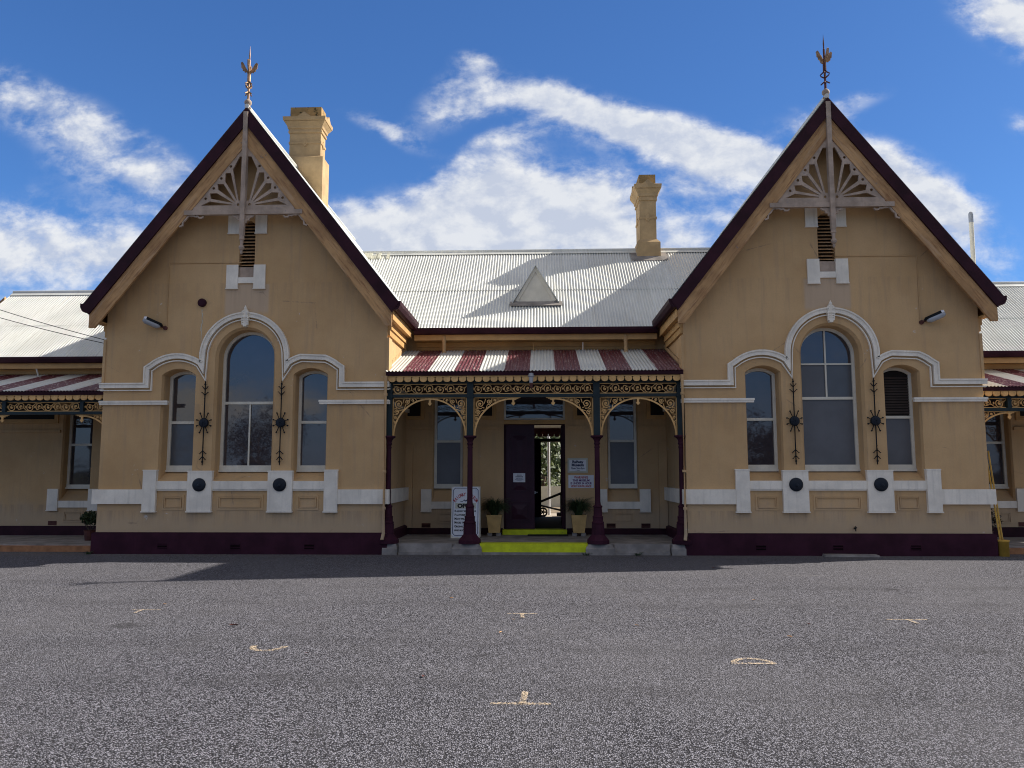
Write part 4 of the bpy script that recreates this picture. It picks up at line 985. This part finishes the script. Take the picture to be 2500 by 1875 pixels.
# ---- wings
YW = 3.0; YV = .74
for s in (-1, 1):
    x0, x1 = (-15.0, -8.95) if s < 0 else (8.98, 15.2)
    xw = -11.24 if s < 0 else 10.85
    wall_y('wing_wall', x0, x1, 0, 4.5, YW, [('arch', xw, .375, .345, .965, 1.25, 3.45, .14, .12)], depth=.34)
    window(xw, .345, 1.25, 3.45, .12, YW+.26, [(2.33, None, -1, 1, 'clear'), (1.35, 2.33, -1, 1, 'dim')], 2.33, botrail=.10)
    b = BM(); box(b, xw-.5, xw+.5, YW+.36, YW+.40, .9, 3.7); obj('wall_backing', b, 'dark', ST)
    for e in (-1, 1):
        a, c = sorted((xw+e*.375, xw+e*.64)); b = BM(); box(b, a, c, YW-.06, YW+.02, .74, 1.25); box(b, a-.01, c+.01, YW-.07, YW+.02, .72, .738); obj('apron_pier', b, 'cream', ST)
    b = BM(); box(b, xw-.374, xw+.374, YW-.045, YW+.02, .80, .963); obj('sill_band', b, 'cream', ST)
    b = BM(); lp = [(xw-.23, .46), (xw-.23, .70), (xw+.23, .70), (xw+.23, .46)]; ribbon(b, lp, .03, YW-.015, YW+.004, True); ribbon(b, offs(lp, -.04, True), .014, YW-.02, YW+.004, True); obj('apron_panel', b, 'wall', ST)
    b = BM(); box(b, x0, x1, YW-.05, YW+.02, .12, .36); obj('plinth', b, 'maroon_dark', ST)
    vx = xw-.50 if s < 0 else xw+.50
    b = BM(); box(b, vx-.105, vx+.105, YW-.008, YW+.01, .375, .475); obj('plinth_vent', b, 'rust', ST)
    a, c = (x0, xw-.42) if s < 0 else (xw+.42, x1)
    b = BM(); box(b, a, c, YW-.05, YW+.02, 2.62, 2.69); obj('string_course', b, 'wall', ST)
    a, c = (x0+.3, xw-.52) if s < 0 else (xw+.52, x1-.3)
    b = BM(); lp = [(a, 2.88), (a, 3.42), (c, 3.42), (c, 2.88)]; ribbon(b, lp, .06, YW-.045, YW+.01, True); ribbon(b, offs(lp, -.05, True), .04, YW-.03, YW+.01, True); nf = obj('wall_panel', b, 'fascia', ST)
    b = BM(); box(b, a+.07, c-.07, YW-.012, YW+.005, 2.95, 3.35); obj('panel_back', b, 'dark', nf)
    # end wall of the wing
    xe = -14.98 if s < 0 else 15.15
    b = BM(); v_ = [b.verts.new((xe, y, z)) for y, z in ((3.0, 0), (8.0, 0), (8.0, 4.5), (5.4, 6.6), (3.0, 4.5))]; b.faces.new(v_); obj('end_wall', b, 'wall', ST)
    # verandah
    ends = (-15.0, -9.0) if s < 0 else (9.03, 15.2)
    px = -9.82 if s < 0 else 9.90
    b = BM(); box(b, *ends, YV-.05, YV+.05, 2.90, 2.965); obj('verandah_beam', b, 'green', ST)
    b = BM(); box(b, *ends, YV-.055, YV+.055, 3.175, 3.25); obj('verandah_beam', b, 'green', ST)
    e = s
    near = -9.03 if s < 0 else 9.06; far = px+e*3.6 if s > 0 else -12.6
    cuts = [near, px-e*.06]; segs = [tuple(sorted((near+e*.05, px-e*.05)))]
    nxt = -11.55 if s < 0 else 11.62; segs.append(tuple(sorted((px+e*.05, nxt-e*.05)))); segs.append(tuple(sorted((nxt+e*.05, nxt+e*1.7))))
    for q0, q1 in segs: obj('lace_frieze', lace_strip(q0, q1, 2.968, 3.172, YV), 'lace', ST)
    for q in (px, nxt):
        b = BM(); box(b, q-.04, q+.04, YV-.06, YV+.06, 2.966, 3.174); obj('frieze_block', b, 'green', ST)
    obj('lace_bracket', lace_bracket(near+e*.06, 2.898, abs(px-near)-.06, .75, e, YV, True, True), 'lace', ST)
    obj('lace_bracket', lace_bracket(nxt+e*.85, 2.898, .80, .75, -e, YV, True, True), 'lace', ST)
    column(near+e*.02, YV, .16, 3.2) if False else None
    column(nxt+e*.91, YV, .16, 3.2)
    obj('valance', valance(ends[0], ends[1], 3.325, 3.20, YV-.15, YV-.12, .1625), 'lace', ST)
    b = BM(); loft(b, [[(x, YV-.18-p, 3.40+z) for p, z in ((-.08, -.08), (-.08, .0), (.0, .0), (.012, -.03), (.0, -.085), (-.05, -.09))] for x in ends], True, True); obj('gutter', b, 'maroon_dark', ST)
    b = BM(); corr(b, (ends[0], YV-.21, 3.40), (1, 0, 0), (0, 2.45, .66), ends[1]-ends[0], 2.53, rows=6); obj('verandah_roof', b, 'stripes', ST, True)
    b = BM(); hexa(b, [(ends[0], YV-.12, 3.33), (ends[1], YV-.12, 3.33), (ends[1], 2.99, 3.99), (ends[0], 2.99, 3.99), (ends[0], YV-.12, 3.37), (ends[1], YV-.12, 3.37), (ends[1], 2.99, 4.03), (ends[0], 2.99, 4.03)]); obj('verandah_ceiling', b, 'maroon_dark', ST)
b = BM(); tube(b, [(-12.2, 2.7, 4.20), (-12.19, 2.8, 4.0)], .02, 6); obj('conduit', b, 'cream', ST)

# ------------------------------------------------------------------ things fixed to or standing by the building
def floodlight(cx, e, label):
    T = thing('floodlight', label, 'wall light', (cx, -.02, 4.655), 0, 'bulkhead floodlights on the gable walls')
    ax = Vector((e*.80, -.48, .36)).normalized(); sd_ = ax.cross(Vector((0, 0, 1))).normalized(); up_ = sd_.cross(ax)
    if up_.z < 0: up_ = -up_
    def sec(t_, w, h0, h1, n=10, half=0):
        c = ax*t_; out = []
        for i in range(n):
            a = 2*math.pi*i/n; q = math.sin(a); out.append(c+sd_*w*math.cos(a)+up_*(h1*q if q > 0 else h0*q))
        return out
    b = BM(); loft(b, [sec(.06, .03, .01, .03), sec(.10, .075, .012, .06), sec(.40, .078, .012, .065), sec(.43, .05, .01, .04)], True, True); obj('housing', b, 'iron', T, True)
    b = BM(); loft(b, [[p-up_*.004 for p in sec(.10, .055, .05, .004)], [p-up_*.004 for p in sec(.16, .072, .085, .004)], [p-up_*.004 for p in sec(.40, .072, .085, .004)], [p-up_*.004 for p in sec(.455, .05, .05, .004)]], True, True); obj('lens', b, 'clear_plastic', T, True)
    b = BM(); loft(b, [sec(.405, .081, .014, .068), sec(.455, .06, .014, .05)], True, True); obj('end_cap', b, 'white', T)
    b = BM(); tube(b, [(0, .02, 0), ax*.09], .022, 8); disc_y(b, 0, 0, .045, -.005, .02, 12); obj('bracket', b, 'rust', T)
    b = BM(); pts = [(-e*.02, .008, .03), (-e*.02, .008, 1.385), (-e*1.65, .008, 1.39)] ; tube(b, pts[:2], .009, 6); tube(b, pts[1:], .009, 6); obj('conduit', b, 'wall', T)
floodlight(-6.0-1.715, -1, 'grey floodlight angled out from the gable wall beside the maroon alarm bell')
floodlight(6.03+1.83, 1, 'grey floodlight angled out from the gable wall nearest the yellow poles')
T = thing('alarm_bell', 'small maroon alarm bell high on the gable wall above a run of pale drips', 'alarm bell', (-6.95, 0, 5.185))
b = BM(); disc_y(b, 0, 0, .088, -.05, -.002, 22, .02); obj('gong', b, 'maroon', T, True)
b = BM()
for k in range(9):
    z = -.14-k*.075; w = random.uniform(.004, .012); x = random.uniform(-.012, .012)
    prism(b, [(x-w, z), (x+w, z), (x+w*.7, z-.085), (x-w*.7, z-.085)], -.0035, -.001)
obj('drip_stain', b, 'panel', T)
b = BM(); disc_y(b, 0, -1.03, .022, -.012, -.001, 10); obj('rust_plug', b, 'rust', T)
b = BM()
T = thing('porch_lantern', 'small grey lantern hanging from the middle of the porch gutter', 'lantern', (-.05, -.20, 3.41))
lathe(b, [(.004, .235), (.045, .225), (.05, .20), (.066, .165), (.066, .155), (.05, .15)], 0, 0, 6); obj('cap', b, 'grey', T)
b = BM(); lathe(b, [(.048, .15), (.035, .03), (.02, .02)], 0, 0, 6); obj('glass', b, 'clear_plastic', T)
b = BM(); lathe(b, [(.036, .03), (.03, -.06), (.022, -.075)], 0, 0, 6); tube(b, [(.0, .02, .0), (.0, .09, .0), (.0, .12, .1)], .012, 6); obj('bracket', b, 'rust', T)
b = BM(); tube(b, [(0, -.06, 0), (0, -.075, .02), (.0, -.05, .04)], .012, 6); tube(b, [(0, .05, .0), (0, -.07, 0)], .014, 8); tube(b, [(-.03, -.045, .03), (.03, -.045, .03)], .008, 6); tube(b, [(0, -.06, 0), (0, -.065, -.05)], .011, 6)
o = tag(obj('garden_tap', b, 'iron', None), 'small dark tap low on the gable wall above the concrete cover', 'tap'); o.location = (6.33, -.01, .53)
b = BM(); loft(b, [[(5.66, -.24, 0), (6.70, -.28, 0), (6.70, -.06, 0), (5.66, -.06, 0)], [(5.67, -.235, .035), (6.69, -.27, .03), (6.69, -.065, .04), (5.67, -.065, .045)]], True, True)
tag(obj('drain_cover', b, 'concrete', None), 'flat grey concrete cover slab lying against the maroon plinth', 'cover slab')

# signs on the porch wall
T = thing('museum_sign', 'pale framed board reading Railway Museum on the wall beside the open door', 'sign', (.995, YB, 1.80))
b = BM(); box(b, -.235, .235, -.022, -.001, -.17, .17); obj('board', b, 'white', T)
b = BM(); ribbon(b, [(-.215, -.15), (-.215, .15), (.215, .15), (.215, -.15)], .04, -.034, -.0225, True); obj('frame', b, 'panel', T)
b = BM(); text_mesh(b, 'Railway', .088, 0, .052, -.0235, bold=.004, sx=.95); text_mesh(b, 'Museum', .088, 0, -.02, -.0235, bold=.004, sx=.95); text_mesh(b, 'Open 9am-2pm', .058, 0, -.085, -.0235, bold=.0015, sx=.85); text_mesh(b, '7 Days', .036, 0, -.128, -.0235); obj('lettering', b, 'blue', T)
T = thing('warning_sign', 'white surveillance warning board in red and violet capitals beneath the framed board', 'sign', (1.07, YB, 1.425))
b = BM(); box(b, -.295, .295, -.012, -.001, -.15, .15); obj('board', b, 'white', T)
b = BM(); text_mesh(b, 'WARNING', .078, 0, .07, -.0135, bold=.002, sx=.85); text_mesh(b, 'VIDEO SURVEILLANCE', .064, 0, -.128, -.0135, bold=.002, sx=.74); obj('red_lettering', b, 'red', T)
b = BM(); text_mesh(b, 'THIS MUSEUM', .066, 0, .004, -.0135, bold=.0025, sx=.95); text_mesh(b, 'IS UNDER 24 HOUR', .066, 0, -.062, -.0135, bold=.0025, sx=.85); obj('violet_lettering', b, 'purple', T)
T = thing('door_notice', 'white paper notice stuck to the closed maroon door leaf', 'notice', (-.37, YB+.044, 1.515))
b = BM(); box(b, -.14, .14, -.006, -.001, -.105, .105); obj('sheet', b, 'white', T)
b = BM()
for z, w, h in ((.06, .055, .016), (.02, .085, .02), (-.015, .075, .010), (-.042, .095, .009), (-.068, .06, .007)):
    x = -w
    while x < w-.005:
        l = random.uniform(.012, .03); box(b, x, min(x+l, w), -.0085, -.0065, z-h/2, z+h/2); x += l+.006
obj('printed_lines', b, 'blue', T)
b = BM(); box(b, -.17, .75, 1.93, 2.24, .2185, .236); tag(obj('door_mat', b, 'mat', None), 'dark rubber mat lying before the yellow door step', 'door mat')

# A-board
T = thing('sandwich_board', 'white folding board headed RAILWAY MUSEUM OPEN standing behind a porch column', 'sandwich board', (-1.52, 1.35, .216))
tilt = Matrix.Rotation(R_(-7), 4, 'X')
def add(parent, bm, name, mat, m):
    o = obj(name, bm, mat, parent); o.matrix_local = m; return o
oct_ = lambda w, h0, h1, c: [(-w+c, h0), (-w, h0+c), (-w, h1-c), (-w+c, h1), (w-c, h1), (w, h1-c), (w, h0+c), (w-c, h0)]
b = BM(); box(b, -.315, .315, .0, .03, -.0, 1.12); add(T, b, 'front_board', 'frame', tilt)
b = BM(); prism(b, oct_(.302, .03, 1.115, .045), -.006, -.001); fb = add(T, b, 'face', 'white', tilt)
b = BM(); ribbon(b, oct_(.275, .06, 1.085, .045), .012, -.011, -.0065, True); add(T, b, 'border', 'blue', tilt)
b = BM(); s_ = 'RAILWAY MUSEUM'
for i, c in enumerate(s_):
    a = R_(54)-R_(108)*i/(len(s_)-1)
    if c != ' ': text_mesh(b, c, .098, -.315*math.sin(a)*.86, .58+.315*math.cos(a)+.02, -.0075, bold=.004, rot=a*.85, sx=.62)
add(T, b, 'heading', 'red', tilt)
b = BM(); ribbon(b, [(-.115, .80), (-.08, .785), (-.04, .815), (0, .80), (.04, .815), (.08, .785), (.115, .80)], .012, -.0095, -.0065)
ribbon(b, [(-.04, .835), (0, .81), (.04, .835)], .012, -.0095, -.0066); add(T, b, 'flourish', 'blue', tilt)
b = BM(); box(b, -.225, .225, -.012, -.0065, .64, .76); add(T, b, 'open_plate', 'panel', tilt)
b = BM(); text_mesh(b, 'OPEN', .118, 0, .658, -.0135, bold=.007, sx=1.15); add(T, b, 'open_lettering', 'black', tilt)
b = BM()
for k, s_ in enumerate(('RAILWAY MEMORABILIA', 'PLATFORM DISPLAYS', 'MANY RAILWAY ITEMS', 'MODEL TRAIN DISPLAY', 'ORIGINAL TICKETS', 'AND MUCH MORE')):
    z = .565-.083*k; text_mesh(b, s_[0], .066, -.24, z, -.0085, 'LEFT', bold=.002, sx=.85); text_mesh(b, s_[1:], .052, -.24+.043, z, -.0085, 'LEFT', bold=.0018, sx=.80)
add(T, b, 'list_lettering', 'black', tilt)
b = BM(); box(b, -.315, .315, 0, .03, 0, 1.12)
m2 = Matrix.Translation((0, .42, 0)) @ Matrix.Rotation(R_(9), 4, 'X'); add(T, b, 'rear_board', 'frame', m2)
b = BM(); tube(b, [(-.33, .03, .30), (-.33, .40, .28)], .006, 6); obj('stay', b, 'grey', T)

# planters
def strap_plant(n, r, h, seed, mat='strap'):
    rnd = random.Random(seed); bm = BM()
    for k in range(n):
        a = rnd.uniform(0, 2*math.pi); out = r*rnd.uniform(.35, 1.15); hh = h*rnd.uniform(.55, 1.1); w = rnd.uniform(.006, .013); dr_ = rnd.uniform(.1, .75)
        ca, sa = math.cos(a), math.sin(a); sx, sy_ = -sa*w, ca*w; st_ = rnd.uniform(0, .07)
        prev = None
        for i in range(6):
            q = i/5; rr = st_+out*q**1.3; z = hh*(1.9*q-1.0*q*q*(1+dr_)); ww = 1-q*.92
            p = (ca*rr, sa*rr, z); vs = [bm.verts.new((p[0]-sx*ww, p[1]-sy_*ww, z)), bm.verts.new((p[0]+sx*ww, p[1]+sy_*ww, z+.002))]
            if prev: bm.faces.new((prev[0], prev[1], vs[1], vs[0]))
            prev = vs
    return bm
def planter(x, y, label, seed):
    T = thing('potted_plant', label, 'potted plant', (x, y, .216), 0, 'square ochre pots either side of the door')
    b = BM(); q = lambda a, z: [(-a, -a, z), (a, -a, z), (a, a, z), (-a, a, z)]
    loft(b, [q(.125, .07), q(.168, .43), q(.172, .43), q(.172, .47), q(.15, .47), q(.145, .43)], True, False); v_ = [b.verts.new(p) for p in q(.125, .07)]; b.faces.new(v_); obj('pot', b, 'pot', T)
    for e in (-1, 1):
        b = BM(); box(b, e*.10-.05, e*.10+.05, -.11, .11, 0, .069); obj('foot_block', b, 'concrete', T)
    b = BM(); box(b, -.148, .148, -.148, .148, .41, .44); obj('soil', b, 'soil', T)
    b = strap_plant(900, .36, .50, seed)
    o = obj('foliage', b, 'strap', T); o.location = (0, 0, .43)
planter(-.92, 2.05, 'ochre pot of dark strappy leaves beside the closed door leaf', 3); planter(.985, 2.05, 'ochre pot of dark strappy leaves below the wall signs', 5)

def bush(name, x, y, z0, r, n, mat, label, seed):
    T = thing(name, label, 'shrub', (x, y, z0)); rnd = random.Random(seed)
    b = BM(); lathe(b, [(.10, 0), (.13, .22), (.14, .23), (.12, .23), (.11, .2)], 0, 0, 12); obj('pot', b, 'rust', T)
    b = BM()
    for k in range(7):
        a = rnd.uniform(0, 6.28); tube(b, [(0, 0, .18), (.5*r*math.cos(a), .5*r*math.sin(a), .35), (.8*r*math.cos(a), .8*r*math.sin(a), .5+rnd.uniform(-.1, .1))], .007, 5, .003)
    obj('stems', b, 'bark', T)
    b = BM()
    for k in range(n):
        d = Vector((rnd.gauss(0, 1), rnd.gauss(0, 1), rnd.gauss(0, 1))).normalized()*r*rnd.uniform(.3, 1.05); c = Vector((0, 0, .50))+Vector((d.x, d.y, d.z*.75))
        n1 = Vector((rnd.gauss(0, 1), rnd.gauss(0, 1), rnd.gauss(0, 1))).normalized(); n2_ = n1.orthogonal().normalized(); s_ = rnd.uniform(.02, .04)
        b.faces.new([b.verts.new(c+n1*s_*p+n2_*s_*q*.6) for p, q in ((-1, 0), (0, -1), (1, 0), (0, 1))])
    obj('foliage', b, mat, T)
bush('potted_shrub', -9.97, 1.55, .136, .21, 700, 'strap', 'dark leafy shrub in a pot half hidden by the corner nearest the overhead wires', 2)
bush('potted_shrub', 9.72, 1.55, .136, .30, 800, 'leaf_dark', 'dry brown shrub in a pot behind the yellow poles', 4)

# yellow bollard and poles at the right corner
b = BM(); lathe(b, [(.098, 0), (.098, .275), (.112, .28), (.112, .31), (.10, .315), (.092, .315), (.088, .25), (.088, .05)], 0, 0, 20)
o = tag(obj('pipe_stub', b, 'gold', None, True), 'short yellow pipe stub standing at the corner of the maroon plinth', 'bollard'); o.location = (9.185, -.02, 0)
for k, (xa, xb, h, lb) in enumerate(((9.155, 9.02, 2.10, 'yellow steel pole leaning in the pipe stub, the one nearer the wall'), (9.205, 9.095, 2.06, 'yellow steel pole leaning in the pipe stub, the one farther from the wall'))):
    b = BM(); d = Vector((xb-xa, .14, h-.06))
    w = .018
    lp = [(-w, -.002), (0, -w), (w, -.002), (w*.2, .004), (0, w), (-w*.2, .004)]
    loft(b, [[(p[0], p[1], 0) for p in lp], [(p[0]+d.x, p[1]+d.y, d.z) for p in lp]], True, True)
    o = tag(obj('steel_pole', b, 'gold', None), lb, 'pole', 'yellow poles leaning together'); o.location = (xa, -.03+.02*k, .06)
# overhead wires
for (za, zb, lb) in ((5.76, 4.44, 'thin black service wire crossing the wing roof, the upper of two'), (5.58, 4.385, 'thin black service wire crossing the wing roof, the lower of two')):
    b = BM(); pa, pb = Vector((-24, 3.5, za+(za-zb)*3.5)), Vector((-8.99, 1.0, zb)); n = 30; pts = []
    for i in range(n+1):
        q = i/n; p = pa.lerp(pb, q)
        # straight chord from the wing corner, with a light sag
        pts.append(p+Vector((0, 0, -.55*4*q*(1-q))))
    tube(b, pts, .008, 5); tag(obj('service_wire', b, 'iron', None), lb, 'wire', 'service wires')
# weeds rooted where the stone meets the asphalt
for i, (x, y, lb) in enumerate(((1.03, -.06, 'small weed tuft at the right end of the yellow step'), (2.05, -.06, 'thin weed tuft under the plain concrete step'), (-9.06, -.08, 'dry weed tuft at the far left corner of the maroon plinth'))):
    o = tag(obj('weed', strap_plant(26, .09, .075, 40+i), 'strap', None), lb, 'weed', 'weeds along the building base'); o.location = (x, y, .0)
# dry leaves on the asphalt
lv = [(-4.57, -6.19, .03, 'pale dry leaf on the asphalt just beyond the far left chalk mark'), (-3.18, -7.51, .06, 'largest curled brown leaf on the open asphalt, short of the left gable'), (-2.0, -8.82, .03, 'small brown leaf lying past the chalk arc'),
      (-1.04, -5.58, .03, 'pale leaf lying on its own nearest the porch step'), (-.18, -7.09, .028, 'tiny pale leaf under the stem of the middle chalk T'), (-.28, -7.81, .035, 'pale leaf a little nearer than the middle chalk T'),
      (1.16, -7.39, .03, 'tan leaf between the middle chalk T and the chalk half disc'), (2.62, -7.94, .038, 'tan leaf lying just beyond the chalk half disc'), (2.88, -5.6, .03, 'small tan leaf farthest out before the right gable'), (3.03, -7.26, .03, 'dark leaf on bare asphalt short of the right chalk T'), (-.82, -9.61, .035, 'brown leaf beyond the nearest chalk T'), (3.1, -2.16, .04, 'dark leaf at the edge of the gable shadow')]
for i, (x, y, s_, lb) in enumerate(lv):
    rnd = random.Random(i+20); b = BM(); a = rnd.uniform(0, 3.14); pts = []
    m = 7
    L1 = [(-1, 0), (-.5, .32), (.1, .38), (.6, .22), (1, 0), (.6, -.22), (.1, -.38), (-.5, -.32)]
    mid = [b.verts.new((s_*p*math.cos(a), s_*p*math.sin(a), .006+.004*abs(p))) for p in (-1, -.3, .3, 1)]
    for e in (-1, 1):
        ed = [b.verts.new((s_*(p*math.cos(a)-e*q*math.sin(a)), s_*(p*math.sin(a)+e*q*math.cos(a)), .008+.3*s_*rnd.uniform(.2, .9))) for p, q in ((-.45, .36), (.4, .36))]
        b.faces.new((mid[0], mid[1], ed[0])); b.faces.new((mid[1], mid[2], ed[1], ed[0])); b.faces.new((mid[2], mid[3], ed[1]))
    o = tag(obj('dry_leaf', b, 'rust' if 'dark' in lb or 'brown' in lb else 'dry', None), lb, 'leaf', 'dry leaves on the asphalt'); o.location = (x, y, .002)

# ------------------------------------------------------------------ behind the building, seen through the open door
b = BM(); box(b, -30, 30, 8.28, 13.0, -.3, .16); obj('platform', b, 'platform', kind='structure')
b = BM(); box(b, -60, 60, 13, 60, -.6, -.03); obj('rail_yard', b, 'dirt', kind='structure')
b = BM(); box(b, -30, 30, 23.0, 23.08, -.03, .95)
for k in range(31): box(b, -30+2*k-.05, -30+2*k+.05, 22.9, 23.0, -.03, 1.0)
tag(obj('boundary_fence', b, 'panel', None), 'low tan boundary fence beyond the platform seen through the doorway', 'fence')
b = BM(); tube(b, [(.415, 12.0, .16), (.415, 12.0, 3.2)], .045, 12)
tag(obj('platform_post', b, 'white', None), 'slim white post on the platform seen through the doorway', 'post')
T = thing('luggage_trolley', 'old black luggage trolley on the platform seen through the doorway', 'trolley', (.3, 10.6, .16))
b = BM(); tube(b, [(-.35, 0, .42), (.75, 0, .16)], .035, 6); tube(b, [(-.3, 0, .45), (.62, 0, .82)], .035, 6); tube(b, [(-.3, .5, .45), (.62, .5, .82)], .035, 6); tube(b, [(.5, 0, .12), (.5, 0, .80)], .03, 6); box(b, .36, .75, -.02, .5, .03, .13); obj('frame', b, 'iron', T)
for yy in (-.06, .5):
    b = BM(); ring = lambda r: [(-.10+r*math.cos(2*math.pi*i/18), .12+.03+r*math.sin(2*math.pi*i/18)) for i in range(18)]
    prism(b, ring(.15), yy, yy+.03, [ring(.115)])
    for k in range(5):
        a = k*2*math.pi/5; ribbon(b, [(-.10, .15), (-.10+.125*math.cos(a), .15+.125*math.sin(a))], .025, yy+.005, yy+.025)
    disc_y(b, -.10, .15, .03, yy-.004, yy+.034, 10); obj('wheel', b, 'iron', T)
def tree(x, y, h, r, n, mat, label, seed, base=.35, leaf=.16, group=None):
    rnd = random.Random(seed); T = thing('tree', label, 'tree', (x, y, -.05), 0, group)
    b = BM(); tube(b, [(0, 0, 0), (.1, .05, h*.25), (-.05, .1, h*.5), (.05, 0, h*.85)], h*.035, 8, .03)
    tips = []
    for k in range(9):
        a = rnd.uniform(0, 6.28); z0 = h*rnd.uniform(.25, .6); L = r*rnd.uniform(.6, 1.); z1 = min(h*.93, z0+h*rnd.uniform(.1, .35)); p = Vector((L*math.cos(a), L*math.sin(a), z1))
        tube(b, [(0, 0, z0), tuple(p*.5+Vector((0, 0, z0*.4+.1))), tuple(p)], h*.012, 6, .015); tips.append(p)
    obj('trunk', b, 'bark', T)
    tips += [Vector((rnd.uniform(-.6, .6)*r, rnd.uniform(-.6, .6)*r, h*rnd.uniform(base, 1))) for _ in range(14)]
    b = BM()
    for k in range(n):
        c = rnd.choice(tips); d = Vector((rnd.gauss(0, .4), rnd.gauss(0, .4), rnd.gauss(0, .33)))*r*.5; p = c+d
        n1 = Vector((rnd.gauss(0, 1), rnd.gauss(0, 1), rnd.gauss(0, 1)-.4)).normalized(); n2_ = n1.orthogonal().normalized(); s_ = leaf*rnd.uniform(.6, 1.3)
        b.faces.new([b.verts.new(p+n1*s_*u_+n2_*s_*v_*.5) for u_, v_ in ((-1, 0), (0, -1), (1, 0), (0, 1))])
    obj('crown', b, mat, T)
tree(.2, 27, 6.0, 2.6, 5200, 'leaf', 'leafy green tree beyond the platform filling the open doorway', 11, .12, .16)
tree(2.4, 31, 7.5, 3.0, 5200, 'leaf', 'taller green tree standing behind the doorway tree', 12, .1, .18)
# trees across the forecourt, seen mirrored in the gable windows
tree(-21.0, -42, 6.0, 3.4, 12000, 'leaf_dark', 'sparse dark tree mirrored in the tall left gable window', 13, .25, .075)
tree(16.6, -42, 5.6, 2.6, 8000, 'leaf_dark', 'russet tree mirrored in the narrow right gable window', 14, .2, .08)
rnd = random.Random(5); b = BM()
for k in range(5200):
    x = rnd.uniform(-60, 60); z = rnd.uniform(0, 1)*(2.1+.5*math.sin(x*.4)+.4*math.sin(x*1.3)); p = Vector((x, -58+rnd.gauss(0, .6), z))
    n1 = Vector((rnd.gauss(0, 1), rnd.gauss(0, 1), rnd.gauss(0, 1))).normalized(); n2_ = n1.orthogonal().normalized(); s_ = rnd.uniform(.25, .5)
    b.faces.new([b.verts.new(p+n1*s_*u_+n2_*s_*v_*.6) for u_, v_ in ((-1, 0), (0, -1), (1, 0), (0, 1))])
o = tag(obj('hedge', b, 'leaf_dark', None), 'long dark hedge across the road mirrored low in the gable windows', 'hedge')
